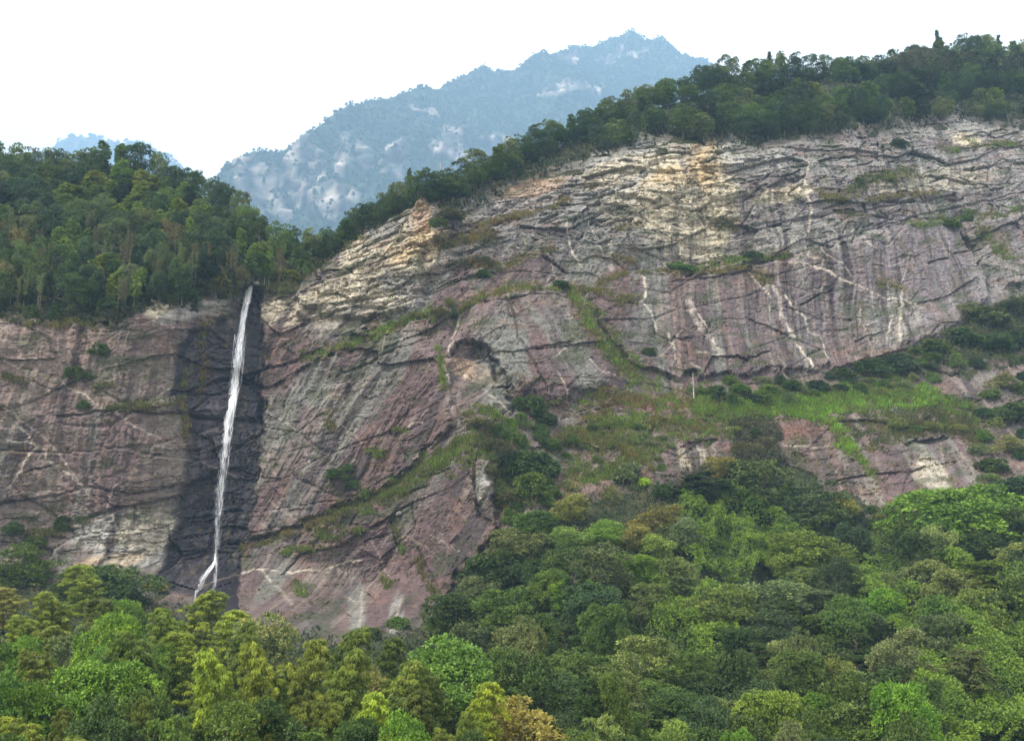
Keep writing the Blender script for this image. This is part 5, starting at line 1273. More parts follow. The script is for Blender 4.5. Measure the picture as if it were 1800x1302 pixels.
# shrubs rooted on the rock face itself
ROCK_SHRUBS = [
    (985, 488, 2.8, 38, DARK, 'round dark shrub on top of the purple dome', 'shrub'), (1185, 455, 2.6, 44, (.05, .10, .03), 'glossy green creeper shrub hanging below the pale wall, left half', 'shrub'), (1212, 460, 2.4, 36, (.05, .10, .03), 'glossy green creeper shrub hanging below the pale wall, right half', 'shrub'),
    (930, 690, 5.0, 64, DARK, 'large dark shrub at the bottom of the dome', 'shrub'), (975, 690, 3.0, 36, GREYG, 'small grey shrub right of the large dark one under the dome', 'twiggy'), (845, 730, 3.5, 60, (.06, .07, .035), 'greyish twiggy shrub right of the middle slab', 'twiggy'),
    (870, 765, 5, 80, (.05, .055, .03), 'brown grey thicket below the twiggy shrub', 'twiggy'), (905, 790, 6, 84, DARK, 'dark bush under the brown grey thicket', 'shrub'), (945, 790, 6, 80, DARK, 'dark bush right of the one under the thicket', 'shrub'), (930, 830, 6, 86, MID, 'leafy dark bush above the forest edge', 'shrub'),
    (590, 822, 2.6, 44, MID, 'green shrub in the middle of the left slab', 'shrub'), (612, 812, 2.2, 30, MID, 'smaller green shrub beside the one on the left slab', 'shrub'), (622, 842, 2.0, 26, DARK, 'little dark shrub under the pair on the left slab', 'shrub'),
    (735, 545, 2.4, 42, DULL, 'dull twiggy shrub at the end of the pale buttress', 'twiggy'), (770, 535, 3.0, 44, (.06, .06, .04), 'bare brown shrub above the dome left end', 'twiggy'), (790, 520, 2.4, 30, DULL, 'dull shrub between buttress and dome', 'twiggy'),
    (850, 445, 2.6, 40, (.05, .055, .04), 'dark twiggy shrub on the upper middle steps', 'twiggy'), (850, 470, 2.4, 30, DARK, 'dark shrub below the twiggy one on the steps', 'shrub'), (1142, 606, 2.4, 30, DARK, 'round dark shrub on the right side of the dome gully', 'shrub'),
    (128, 640, 3.4, 40, MID, 'green shrub on the left wall', 'shrub'), (155, 648, 2.4, 28, DARK, 'dark shrub right of the green one on the left wall', 'shrub'), (148, 700, 2.4, 30, DARK, 'small dark shrub lower on the left wall', 'shrub'), (172, 600, 3.0, 38, DARK, 'dark shrub high on the left wall', 'shrub'), (112, 905, 3.2, 34, DARK, 'dark shrub hanging over the pale foot of the left wall', 'shrub'),
    (1536, 622, 5.0, 66, DARK, 'dark round bush at the foot of the right wall', 'shrub'), (1580, 612, 5.0, 66, DARKB, 'dark bush right of the round one at the wall foot', 'shrub'), (1482, 640, 3.6, 52, DARK, 'dark bush left of the round one at the wall foot', 'shrub'), (1436, 662, 3.2, 46, DARKB, 'low dark bush on the terrace, left of the wall foot bushes', 'shrub'),
    (1395, 662, 3.2, 44, DARK, 'bluish dark bush in the middle of the terrace', 'shrub'), (1350, 672, 3.0, 42, MID, 'green bush left of the middle of the terrace', 'shrub'), (1300, 668, 3.2, 44, MID, 'bush behind the grass, left part of the terrace', 'shrub'), (1258, 672, 3.2, 44, DARK, 'dark bush right of the thin dead tree', 'shrub'), (1330, 690, 2.6, 40, DARK, 'low dark bush at the front of the terrace', 'shrub'),
    (1640, 588, 4.0, 60, MID, 'green bush where the right ramp meets the terrace', 'shrub'), (1690, 566, 5, 74, DARK, 'dark bush on the ramp at the right', 'shrub'), (1735, 528, 5.5, 84, (.045, .06, .03), 'big grey green bush at the right wall end', 'shrub'), (1780, 510, 5.5, 84, (.045, .06, .03), 'big grey bush cut by the right picture edge', 'twiggy'), (1700, 520, 4.6, 66, DULL, 'grey twiggy bush left of the big grey green one', 'twiggy'),
    (1745, 580, 4.6, 80, DARK, 'dark bush under the big grey green one', 'shrub'), (1790, 570, 5, 80, DARK, 'dark bush at the right edge over the cave shadow', 'shrub'), (1310, 770, 4.0, 60, (.06, .065, .04), 'grey thicket above the small yellow flowering tree', 'twiggy'), (1345, 762, 3.4, 50, (.06, .065, .04), 'grey thicket right of the first above the forest', 'twiggy'),
    (1290, 745, 2.4, 36, DULL, 'dull shrub on the bank under the terrace', 'twiggy'), (1570, 730, 3.0, 50, DULL, 'dull shrub on the slope under the terrace', 'twiggy'), (1640, 735, 3.0, 46, DULL, 'dull shrub over the right overhang', 'twiggy'), (1685, 740, 2.8, 40, DULL, 'dull shrub right of the one over the overhang', 'twiggy'), (1610, 745, 2.0, 30, MID, 'small green shrub over the right overhang', 'shrub'),
    (1325, 436, 2.4, 36, DARK, 'dark shrub at the right end of the pale wall foot', 'shrub'), (1670, 378, 3.0, 46, MID, 'green shrub on the upper right ramp', 'shrub'), (1700, 372, 2.4, 36, MID, 'green shrub right on the upper right ramp', 'shrub'), (1580, 236, 3.0, 40, DARKB, 'dark shrub at the top of the right face', 'shrub'), (1560, 300, 2.6, 40, DULL, 'dull shrub high on the right face', 'twiggy'),
    (1508, 306, 2.0, 24, MID, 'small fresh shrub high on the right face', 'shrub'), (1760, 648, 5, 80, DULL, 'grey bush at the right edge beside the dark slab', 'twiggy'), (1780, 700, 5, 84, DARK, 'dark bush on the right edge, level with the grass', 'shrub'), (1772, 760, 5, 76, DULL, 'grey bush on the right edge below the grass', 'twiggy'), (1745, 800, 4, 66, DARK, 'dark bush above the dense tree at the right edge', 'shrub'),
    (1132, 838, 2.2, 26, (.16, .26, .02), 'small bright yellow green bush right of the grey green bush', 'shrub'), (1075, 850, 4, 50, DULL, 'grey bush under the lone grey green bush', 'twiggy'), (1000, 840, 3, 40, DULL, 'twiggy bush left of the lone grey green bush', 'twiggy'), (1165, 848, 3.4, 46, DARK, 'dark bush below the small bright yellow green one', 'shrub'), (895, 860, 4.0, 56, (.06, .06, .035), 'brown twiggy bush over the forest edge', 'twiggy'),
    (1500, 890, 2.6, 40, MID, 'shrub at the foot of the lowest right wall', 'shrub'), (1570, 880, 2.8, 44, DULL, 'brown shrub left of the vine dome', 'twiggy'), (1720, 850, 3.4, 60, DULL, 'twiggy bush right of the vine dome', 'twiggy'), (20, 915, 3, 40, DARK, 'dark shrub at the left edge of the left wall', 'shrub'), (212, 1008, 2, 50, OLV, 'olive grass like shrub at the foot of the wet strip', 'shrub'),
    (60, 940, 2.6, 46, MID, 'green shrub at the foot of the left wall', 'shrub'), (270, 1022, 2.2, 50, (.15, .14, .05), 'straw coloured shrub by the bare roots left of the cascade', 'twiggy'), (700, 1085, 2.6, 40, MID, 'green shrub at the very foot of the lowest slab', 'shrub'), (655, 1105, 2.6, 36, MID, 'small shrub at the foot of the lowest slab, left', 'shrub'),
    (505, 470, 3.0, 44, (.10, .12, .035), 'yellowish shrub right of the head of the waterfall', 'shrub'), (545, 445, 3.0, 40, (.07, .07, .04), 'brown shrub right of the yellowish one over the waterfall', 'twiggy'), (590, 405, 3.2, 40, (.06, .065, .04), 'brown shrub on the way up to the pale buttress', 'twiggy'), (640, 378, 3.6, 44, (.05, .055, .035), 'dark brown shrub above the pale buttress', 'twiggy'),
    (700, 348, 3.6, 50, (.04, .045, .035), 'dark twiggy shrub over the buttress top', 'twiggy'), (790, 362, 3.4, 50, (.04, .045, .035), 'dark shrub in the cleft right of the buttress', 'shrub'), (770, 378, 3.0, 40, DARK, 'low dark shrub in the cleft right of the buttress', 'shrub'), (110, 480, 4, 50, DARKB, 'dark bush at the dark notch of the left wall', 'shrub'), (200, 520, 3.4, 56, DARKB, 'dark bush hanging below the left hill', 'shrub'),
    (235, 515, 3.4, 44, DARK, 'dark bush right of the one hanging below the left hill', 'shrub'), (395, 500, 2.4, 40, DULL, 'dull bush left of the head of the waterfall', 'twiggy'), (330, 505, 3, 50, DARK, 'dark bush under the left hill near the waterfall', 'shrub'), (290, 508, 2.6, 40, DULL, 'twiggy bush under the left hill', 'twiggy'), (45, 505, 4, 60, DARK, 'dark bush over the far left wall', 'shrub'), (10, 500, 4, 50, MID, 'green bush at the left edge over the wall', 'shrub'),
]
for px_, pt, H, w, c, lab, kind in ROCK_SHRUBS: plant(kind, px_, pt, H, w, c, lab, group='shrubs on the rock face', on_rock=True, squash=(.5, 1.7))

# ------------------------------------------------------------------ the woods: every crown one can pick out
LANDMARKS = [  # px, py, phrase, zone
    (25, 275, 'on the far left hill skyline', 'hill'), (110, 268, 'on the first knoll of the left hill', 'hill'), (205, 265, 'on the summit of the left hill', 'hill'), (300, 295, "on the summit's right shoulder, left hill", 'hill'), (385, 345, 'on the falling skyline of the left hill', 'hill'), (470, 400, 'on the right tip of the left hill', 'hill'),
    (40, 350, 'on the far left hillside', 'hill'), (150, 340, 'around the light bamboo on the left hill', 'hill'), (270, 350, 'right of the light bamboo on the left hill', 'hill'), (40, 430, 'above the far left wall', 'hill'), (150, 420, "above the left wall's dark notch", 'hill'), (260, 425, 'over the left wall, mid hill foot', 'hill'), (370, 430, 'up left of the waterfall head', 'hill'), (450, 440, 'directly above the waterfall head', 'hill'),
    (560, 415, 'right of the waterfall notch', 'ridge'), (640, 370, 'over the left end of the buttress', 'ridge'), (720, 320, 'over the pale buttress', 'ridge'), (790, 300, 'by the short bleached snag', 'ridge'), (865, 268, 'right of the short bleached snag', 'ridge'), (945, 240, 'midway between the two ridge snags', 'ridge'), (1020, 205, 'left of the tall bleached snag', 'ridge'), (1100, 180, 'right of the tall bleached snag', 'ridge'),
    (1180, 150, "on the skyline over the pale wall's left", 'ridge'), (1260, 130, "on the skyline over the pale wall's right", 'ridge'), (1330, 115, 'left of the spiky ridge conifers', 'ridge'), (1410, 110, 'right of the spiky ridge conifers', 'ridge'), (1490, 105, 'on the level skyline past the conifers', 'ridge'), (1570, 95, 'where the skyline climbs to the crest', 'ridge'), (1640, 75, 'left on the right hand crest', 'ridge'), (1710, 72, 'on top of the right hand crest', 'ridge'), (1790, 80, 'at the right end of the crest', 'ridge'),
    (1190, 200, 'just above the pale wall', 'ridge'), (1290, 185, 'above the ochre stained rock', 'ridge'), (1390, 175, 'above the small shadowed overhang', 'ridge'), (1490, 165, 'low in the ridge wood, right part', 'ridge'), (1590, 150, 'low under the rising crest', 'ridge'), (1690, 130, 'halfway down the right crest', 'ridge'), (1780, 140, 'halfway down the crest, right edge', 'ridge'),
    (40, 1110, 'on the left edge below the cliff', 'grove'), (40, 1180, 'on the left edge by the leafy tree', 'grove'), (110, 1260, 'in the bottom left corner', 'grove'), (130, 1110, 'below the cone shaped bamboo', 'grove'), (230, 1180, 'around the big bright green tree', 'grove'), (270, 1260, 'below the big bright green tree', 'grove'), (330, 1110, 'below the leaning cascade bamboo', 'grove'), (350, 1190, 'right of the lime green young tree', 'grove'),
    (440, 1180, 'under the round pale flowering tree', 'grove'), (450, 1260, 'by the pale tuft on the bottom edge', 'grove'), (540, 1190, 'right of the leaning pale culm', 'grove'), (540, 1270, 'beside the golden olive bamboo', 'grove'), (640, 1180, 'under the arching dark bamboo', 'grove'), (690, 1260, 'left of the drooping dark bamboo', 'grove'), (740, 1170, 'left of the large round green tree', 'grove'), (830, 1260, 'right of the drooping dark bamboo', 'grove'),
    (790, 1060, 'at the foot of the lowest slab', 'forest'), (880, 990, 'at the tall dark forest edge', 'forest'), (900, 1090, 'up right of the large round tree', 'forest'), (930, 1170, 'right of the large round green tree', 'forest'), (990, 930, 'left of the blossoming pair', 'forest'), (1010, 1040, 'below the tall grey green tree', 'forest'), (1030, 1170, 'below the pale sage tree', 'forest'), (1030, 1260, 'right of the golden blossoming tree', 'forest'),
    (1100, 990, 'below the blossoming pair', 'forest'), (1140, 1060, 'above the pale sage tree', 'forest'), (1150, 1220, 'right of the pale sage bush', 'forest'), (1200, 930, 'right of the blossoming pair', 'forest'), (1230, 1010, 'left of the grey spreading tree', 'forest'), (1230, 1110, 'in the hollow right of the sage tree', 'forest'), (1250, 1250, 'on the bottom edge, right of centre', 'forest'), (1320, 900, 'below the wide grey tree', 'forest'),
    (1330, 1100, 'below the grey spreading tree', 'forest'), (1340, 1190, 'up left of the light bottom tree', 'forest'), (1440, 930, 'over the feathery light tree', 'forest'), (1430, 1110, 'below the silvery layered tree', 'forest'), (1430, 1260, 'right of the light bottom tree', 'forest'), (1520, 960, 'right of the feathery light tree', 'forest'), (1540, 1120, 'below the vine wrapped stump', 'forest'), (1570, 1220, 'below the silver grey layered tree', 'forest'),
    (1620, 940, 'in front of the vine dome', 'forest'), (1620, 1060, 'left under the yellow layered tree', 'forest'), (1690, 1220, 'in the lower right vines', 'forest'), (1760, 920, 'right of the vine dome', 'forest'), (1770, 1060, 'right of the yellow layered tree', 'forest'), (1780, 1160, 'on the right edge over the vines', 'forest'), (1770, 1270, 'in the bottom right corner', 'forest'),
]
LMK = {z: [(a, b, c) for a, b, c, q in LANDMARKS if q == z] for z in ('hill', 'ridge', 'grove', 'forest')}
WORDS = {'broad': 'broadleaf tree', 'bright': 'leafy bright tree', 'bloom': 'pale tipped tree', 'layered': 'layered tree', 'bamboo': 'bamboo plume', 'conifer': 'dark conifer', 'slender': 'thin stemmed tree', 'twiggy': 'twiggy bush', 'shrub': 'bush'}
TONES = [(DARK, 'dark'), (DARKB, 'dark'), (MID, 'mid green'), (GREYG, 'grey green'), (LIGHT, 'light green'), (LUSH, 'bright green'), (YEL, 'yellow green'), (OLV, 'olive'), (DOLV, 'dark olive'), (VINE, 'vine covered'), (PALEG, 'pale sage'), (RUST, 'brownish')]
TONE = {c: w for c, w in TONES}

def darts(poly, n_try, wmin, wmax, gap, seed, avoid=True, sky=None):
    r = np.random.default_rng(seed); P_ = np.array(poly, float); out = []
    taken = [(a, b, c) for _, a, b, c, *_r in PLANTED] if avoid else []
    qx = r.uniform(P_[:, 0].min(), P_[:, 0].max(), n_try); qy = r.uniform(P_[:, 1].min(), P_[:, 1].max(), n_try)
    ins = poly_sd(qx, qy, poly, 5000) < 0
    for a, b in zip(qx[ins], qy[ins]):
        w = r.uniform(wmin, wmax)
        if all(((a - c) / ((w + e) * .5 * gap)) ** 2 + ((b - d) / ((w + e) * .36 * gap)) ** 2 > 1 for c, d, e in taken):
            taken.append((a, b, w)); out.append((a, b, w))
    return sorted(out, key=lambda q: q[1])

FILL = []
VINE_ZONES = [[(1080, 1120), (1150, 1050), (1230, 1030), (1300, 1080), (1240, 1160), (1180, 1190), (1110, 1180)], [(1210, 890), (1330, 880), (1400, 915), (1390, 960), (1300, 1010), (1230, 1010), (1190, 950)],
              [(1490, 985), (1560, 950), (1630, 1030), (1640, 1120), (1580, 1130), (1520, 1080)], [(1640, 1130), (1720, 1090), (1840, 1070), (1840, 1340), (1600, 1340), (1630, 1230)]]
def fill(spots, mix_fn, H, zone, seed):
    r = random.Random(seed)
    if zone == 'forest': spots = [q for q in spots if min(poly_sd(np.array([q[0]]), np.array([q[1] + 20]), z, 200)[0] for z in VINE_ZONES) > 2]
    for a, b, w in spots:
        kind, c = mix_fn(a, b, r)
        wk = w * (.62 if kind == 'bamboo' else .5 if kind in ('conifer', 'slender') else 1)
        near = min(LMK[zone], key=lambda q: (q[0] - a) ** 2 + ((q[1] - b) * 1.4) ** 2)[2]
        t = plant(kind, a, b, r.uniform(*H), wk, c)
        FILL.append((t, kind, TONE[c], near, a, zone))

SKY_L = [(-30, 262), (0, 254), (45, 262), (95, 250), (130, 268), (150, 262), (185, 250), (225, 250), (265, 258), (300, 283), (345, 297), (370, 306), (400, 325), (430, 345), (470, 374), (500, 398), (518, 412)]
SKY_R = [(530, 412), (560, 402), (600, 384), (640, 354), (690, 334), (722, 305), (760, 302), (800, 290), (850, 262), (880, 250), (940, 226), (985, 206), (1040, 185), (1090, 167), (1130, 150), (1180, 136), (1250, 116), (1300, 103), (1350, 100), (1400, 97), (1440, 99), (1500, 96), (1540, 92), (1570, 85), (1610, 74), (1645, 64), (1700, 61), (1760, 60), (1790, 66), (1830, 76)]
def along(sky, gap, seed):
    r = random.Random(seed); P_ = np.array(sky, float); o = []; xq = P_[0, 0]
    while xq < P_[-1, 0]:
        o.append((xq, float(np.interp(xq, P_[:, 0], P_[:, 1])) + r.uniform(-3, 7), r.uniform(gap * 1.25, gap * 2.0))); xq += r.uniform(gap * .7, gap * 1.25)
    return o
def mix_sky(a, b, r): return r.choice([('broad', DARKB), ('broad', DARK), ('broad', DARKB), ('broad', MID), ('broad', GREYG), ('bamboo', MID)] + ([('conifer', DARKB)] if a > 1250 else []))
fill(along(SKY_L, 24, 1), mix_sky, (9, 12), 'hill', 21)
fill(along(SKY_R, 24, 2), mix_sky, (7, 10), 'ridge', 22)
fill([(a, b + 20, w * 1.1) for a, b, w in along(SKY_R, 25, 3)], lambda a, b, r: r.choice([('broad', DARKB), ('broad', DARK), ('broad', MID), ('shrub', DARK)]), (5, 8), 'ridge', 27)
def mix_hill(a, b, r):
    if b > 365 and r.random() < .6: return r.choice([('slender', RUST), ('slender', GREYG), ('slender', RUST), ('twiggy', RUST), ('broad', DARKB)])
    if 90 < a < 480 and r.random() < .42: return r.choice([('bamboo', LIGHT), ('bamboo', OLV), ('bamboo', MID), ('bamboo', LIGHT)])
    return r.choice([('broad', DARKB), ('broad', DARK), ('broad', DARKB), ('broad', MID), ('layered', DARKB), ('broad', GREYG)])
fill(darts([(-40, 282), (100, 278), (230, 280), (300, 310), (400, 350), (500, 425), (470, 462), (400, 468), (300, 478), (200, 488), (100, 485), (-40, 485)], 12000, 36, 62, .55, 31), mix_hill, (9, 12), 'hill', 23)
def mix_ridge(a, b, r):
    if a > 1250 and b < 175 and r.random() < .3: return r.choice([('bamboo', LIGHT), ('bamboo', MID), ('bamboo', LIGHT), ('bamboo', OLV)])
    if a < 800: return r.choice([('broad', DARKB), ('broad', GREYG), ('twiggy', RUST), ('broad', DARK)])
    return r.choice([('broad', DARKB), ('broad', DARK), ('broad', DARKB), ('broad', MID), ('broad', GREYG), ('layered', DARKB)])
fill(darts([(540, 425), (640, 372), (720, 322), (800, 308), (900, 256), (1040, 204), (1180, 155), (1300, 122), (1500, 114), (1640, 84), (1800, 80), (1840, 90), (1840, 190), (1700, 168), (1600, 178), (1500, 182), (1400, 196), (1300, 206), (1160, 200), (1040, 222), (900, 280), (800, 322), (740, 318), (640, 378), (560, 432)], 14000, 36, 58, .53, 32), mix_ridge, (9, 12), 'ridge', 24)
def mix_grove(a, b, r): return r.choice([('bamboo', OLV), ('bamboo', DOLV), ('bamboo', OLV), ('broad', MID), ('broad', GREYG), ('layered', MID), ('bright', VINE), ('broad', DARK), ('bamboo', DOLV)])
fill(darts([(-40, 1090), (60, 1060), (200, 1085), (330, 1100), (430, 1125), (600, 1150), (720, 1150), (860, 1190), (880, 1330), (-40, 1330)], 6000, 84, 118, .55, 33), mix_grove, (8, 12), 'grove', 25)
def mix_forest(a, b, r): return r.choice([('broad', GREYG), ('broad', DARK), ('broad', GREYG), ('broad', MID), ('broad', DARK), ('broad', DARKB), ('broad', PALEG), ('broad', DARK), ('bright', VINE), ('bright', MID), ('broad', MID), ('broad', DARKB), ('bright', MID), ('broad', LIGHT), ('layered', DARK)])
fill(darts([(770, 1075), (820, 1010), (880, 940), (950, 905), (1060, 900), (1150, 870), (1230, 845), (1300, 830), (1400, 850), (1480, 890), (1560, 915), (1660, 900), (1800, 880), (1840, 880), (1840, 1330), (1000, 1330), (870, 1180), (760, 1130)], 12000, 62, 106, .55, 34), mix_forest, (4.5, 11), 'forest', 26)

LMK['rock'] = [(860, 740, 'above the central gully thicket'), (900, 830, 'in the central gully thicket'), (960, 800, 'right of the central gully'), (1030, 790, 'on the bank left of the lone bush'), (1130, 780, 'on the bank under the terrace'),
               (1250, 670, 'at the left end of the terrace'), (1340, 680, 'on the terrace, left of middle'), (1430, 670, 'on the terrace, right of middle'), (1540, 660, 'below the wall foot bushes'), (1620, 640, 'where the ramp meets the terrace'),
               (1700, 580, 'on the right hand ramp'), (1770, 540, 'under the far right buttress'), (1770, 620, 'at the right edge above the dark slab'), (1680, 740, 'above the right overhang'), (1770, 740, 'at the right edge below the dark slab'), (1750, 820, 'above the vine dome, right edge'), (1330, 780, 'over the top of the right forest'), (1580, 890, 'at the foot of the lowest right wall'),
               (560, 450, 'on the bank right of the waterfall head'), (650, 390, 'above the left of the buttress'), (760, 365, 'in the cleft behind the buttress'), (130, 510, 'around the dark notch, left wall top'), (300, 510, 'along the left wall top'), (380, 490, 'left of the waterfall head'), (30, 510, 'at the left edge on the wall top'), (720, 540, 'on the ledge under the buttress'), (600, 830, 'on the left slab'), (850, 430, 'on the upper middle steps')]
def rock_fill(poly, n, wmin, wmax, gap, seed, kinds, H):
    r = random.Random(seed)
    for a, b, w in darts(poly, n, wmin, wmax, gap, seed):
        kind, c = r.choice(kinds)
        near = min(LMK['rock'], key=lambda q: (q[0] - a) ** 2 + ((q[1] - b) * 1.4) ** 2)[2]
        t = plant(kind, a, b, r.uniform(*H), w, c, on_rock=True, squash=(.45, 1.5))
        FILL.append((t, kind, TONE[c], near, a, 'rock'))
TONE[DULL] = 'dull'
SC = [('shrub', DARK), ('shrub', MID), ('twiggy', GREYG), ('shrub', DARKB), ('twiggy', DULL), ('shrub', MID)]
rock_fill([(830, 730), (870, 740), (950, 700), (985, 720), (960, 800), (980, 880), (900, 930), (880, 870), (850, 790)], 900, 26, 46, .62, 41, SC, (2.2, 4.2))
rock_fill([(1215, 660), (1300, 650), (1450, 645), (1540, 615), (1640, 600), (1650, 650), (1560, 672), (1450, 680), (1330, 692), (1220, 690)], 900, 24, 40, .62, 42, SC, (2.0, 3.6))
rock_fill([(1640, 590), (1720, 535), (1800, 500), (1830, 500), (1830, 630), (1760, 610), (1660, 632)], 900, 26, 48, .9, 43, SC, (2.5, 4.5))
rock_fill([(1740, 640), (1830, 640), (1830, 840), (1740, 840), (1710, 760)], 900, 30, 52, .66, 44, SC, (2.5, 4.0))
rock_fill([(985, 760), (1090, 730), (1180, 770), (1170, 840), (1060, 860), (990, 860)], 400, 18, 32, .95, 45, [('twiggy', DULL), ('shrub', MID), ('twiggy', GREYG)], (1.2, 2.4))
rock_fill([(1290, 750), (1350, 745), (1380, 790), (1290, 790)], 200, 24, 40, .7, 46, SC, (2, 3.2))
rock_fill([(490, 470), (560, 432), (650, 372), (740, 335), (740, 345), (650, 390), (560, 455), (500, 485)], 500, 22, 40, .62, 47, [('twiggy', DULL), ('shrub', DULL), ('twiggy', GREYG), ('shrub', MID)], (1.8, 3.4))
rock_fill([(-20, 500), (110, 480), (140, 500), (230, 505), (340, 495), (425, 480), (425, 492), (330, 518), (230, 525), (130, 540), (-20, 525)], 900, 24, 46, .62, 48, SC, (2.0, 4.0))
rock_fill([(1530, 880), (1640, 880), (1640, 910), (1530, 912)], 300, 22, 40, .7, 49, SC, (1.6, 3))
rock_fill([(680, 560), (750, 530), (800, 520), (800, 540), (740, 562)], 200, 18, 32, .75, 50, SC, (1.4, 2.6))
GROUPS_ROCK = 'shrubs on the rock face'
ORD = ['first', 'second', 'third', 'fourth', 'fifth', 'sixth', 'seventh', 'eighth', 'ninth', 'tenth', 'eleventh', 'twelfth', 'thirteenth', 'fourteenth']
CNT = ['', '', 'two', 'three', 'four', 'five', 'six', 'seven', 'eight', 'nine', 'ten', 'eleven', 'twelve', 'thirteen', 'fourteen']
GROUPS = {'hill': 'trees of the wooded left hill', 'ridge': 'trees of the ridge above the cliff', 'grove': 'bamboos and trees at the waterfall foot', 'forest': 'trees of the lower right forest', 'rock': GROUPS_ROCK}
buckets = {}
for t, kind, tone, near, a, zone in FILL: buckets.setdefault((tone, kind, near), []).append((a, t, zone))
for (tone, kind, near), L_ in buckets.items():
    L_.sort(key=lambda q: q[0]); n = len(L_)
    for k, (a, t, zone) in enumerate(L_):
        w = ('' if tone == 'dark' and kind == 'conifer' else tone + ' ') + WORDS[kind]
        if n == 1: t['label'] = w + ' ' + near
        elif n == 2: t['label'] = ('left' if k == 0 else 'right') + ' of two ' + w + 's ' + near
        else: t['label'] = (ORD[k] + ' of ' + CNT[n] + ' ' + w + 's ' + near + ' from left')
        t['label'] = t['label'].replace('bushs', 'bushes')
        if len(t['label'].split()) > 16: t['label'] = t['label'].replace('broadleaf ', '')
        if len(t['label'].split()) > 16: t['label'] = t['label'].replace('bamboo plume', 'bamboo').replace(' tree', '', 1) if 'plume' not in t['label'] else t['label'].replace(' plume', '')
        if len(t['label'].split()) > 16: t['label'] = t['label'].replace(', left hill', '').replace('the ', '', 1)
        t['group'] = GROUPS[zone]

# ------------------------------------------------------------------ undergrowth and vines: nobody could count them
def carpet(name, poly, n, lift, L, W, c0, c1, label, seed, mound=0.0, margin=0):
    r = np.random.default_rng(seed); P_ = np.array(poly, float)
    qx = r.uniform(P_[:, 0].min(), P_[:, 0].max(), n); qy = r.uniform(P_[:, 1].min(), P_[:, 1].max(), n)
    s = poly_sd(qx, qy, poly, 5000) + (vnoise(qx / 18, qy / 14, seed) - .5) * 30 < 0
    p3, ok = hit(qx[s], qy[s]); p3 = p3[ok]
    m = len(p3)
    nrm = unit(np.array([0, -.65, .75]) + r.normal(0, .12, (m, 3)))
    mo = mound * np.clip(fbm(p3[:, 0] / 5.0, p3[:, 2] / 3.2, 3, seed + 1) * 2.6 - .8, 0, 1.2)
    p3 = p3 + np.array([0, -.5, .85]) * (mo + r.uniform(0, 1, m) ** 2 * lift)[:, None]
    per = 6
    V, t = rosettes(p3, nrm, r, per, L, W, L * 1.7)
    mixv = np.repeat(np.clip(fbm(p3[:, 0] / 3, p3[:, 2] / 2, 3, seed + 2) * 2 - .5, 0, 1), per * 4)[:, None]
    c = np.array(c0)[None] * (1 - mixv) + np.array(c1)[None] * mixv
    me = mesh_from(name, V, np.arange(len(V)).reshape(-1, 4), [M_GRASS], False, attrs={'col': ('POINT', 'FLOAT_COLOR', np.concatenate([c, np.ones((len(c), 1))], 1)), 'tint': ('FACE', 'FLOAT', t)})
    return tag(obj(name, me), label, 'ground cover', None, 'stuff')
VC0, VC1 = (.085, .145, .02), (.155, .24, .028)
carpet('vine_cover', [(1080, 1130), (1150, 1050), (1250, 1030), (1330, 1090), (1260, 1170), (1180, 1200), (1110, 1190)], 11000, .6, .2, .12, VC0, VC1, 'bright green vines carpeting the hollow right of the pale sage tree', 1201, 4.5)
carpet('vine_cover', [(1200, 890), (1330, 880), (1420, 920), (1410, 1010), (1330, 1040), (1230, 1020), (1190, 960)], 15000, .8, .22, .12, (.065, .115, .018), VC1, 'green creepers draped below the wide grey tree', 1202, 5.0)
carpet('vine_cover', [(1480, 980), (1560, 950), (1640, 1040), (1660, 1130), (1580, 1140), (1510, 1080)], 9000, .6, .2, .12, VC0, VC1, 'bright vines running down beside the yellow layered tree', 1203, 4.5)
carpet('vine_cover', [(1620, 1120), (1700, 1080), (1840, 1060), (1840, 1340), (1560, 1340), (1600, 1230)], 19000, .6, .2, .12, VC0, VC1, 'wide sheet of bright green vines in the lower right corner', 1204, 5.0)
carpet('undergrowth', [(1560, 640), (1640, 600), (1720, 545), (1830, 500), (1830, 640), (1720, 650), (1640, 650)], 5000, 1.4, .26, .12, (.055, .08, .028), (.12, .13, .04), 'low scrub covering the ramp at the right', 1209, .8)
carpet('undergrowth', [(1280, 740), (1360, 740), (1385, 820), (1290, 830)], 2500, 1.4, .26, .12, (.05, .06, .03), (.09, .09, .04), 'dull scrub above the top of the right forest', 1211, .8)
carpet('undergrowth', [(-60, 490), (250, 495), (340, 500), (430, 490), (430, 505), (330, 528), (250, 535), (200, 580), (120, 570), (-60, 555)], 9000, 1.2, .26, .12, (.035, .05, .02), (.09, .095, .04), 'low scrub at the foot of the left hill wood', 1212, .4)
carpet('undergrowth', [(440, 440), (560, 395), (640, 370), (640, 400), (560, 480), (490, 520), (440, 500)], 6000, 1.2, .26, .12, (.06, .07, .025), (.13, .13, .045), 'olive scrub right of the waterfall head', 1213, .4)
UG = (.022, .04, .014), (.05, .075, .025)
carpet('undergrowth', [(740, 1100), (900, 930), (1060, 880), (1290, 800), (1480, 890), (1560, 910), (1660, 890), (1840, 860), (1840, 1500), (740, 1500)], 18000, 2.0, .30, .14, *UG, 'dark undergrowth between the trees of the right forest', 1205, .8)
carpet('undergrowth', [(-60, 1030), (300, 1060), (430, 1110), (740, 1130), (900, 1200), (900, 1500), (-60, 1500)], 15000, 2.0, .30, .14, *UG, 'dark undergrowth between the bamboos', 1206, .8)
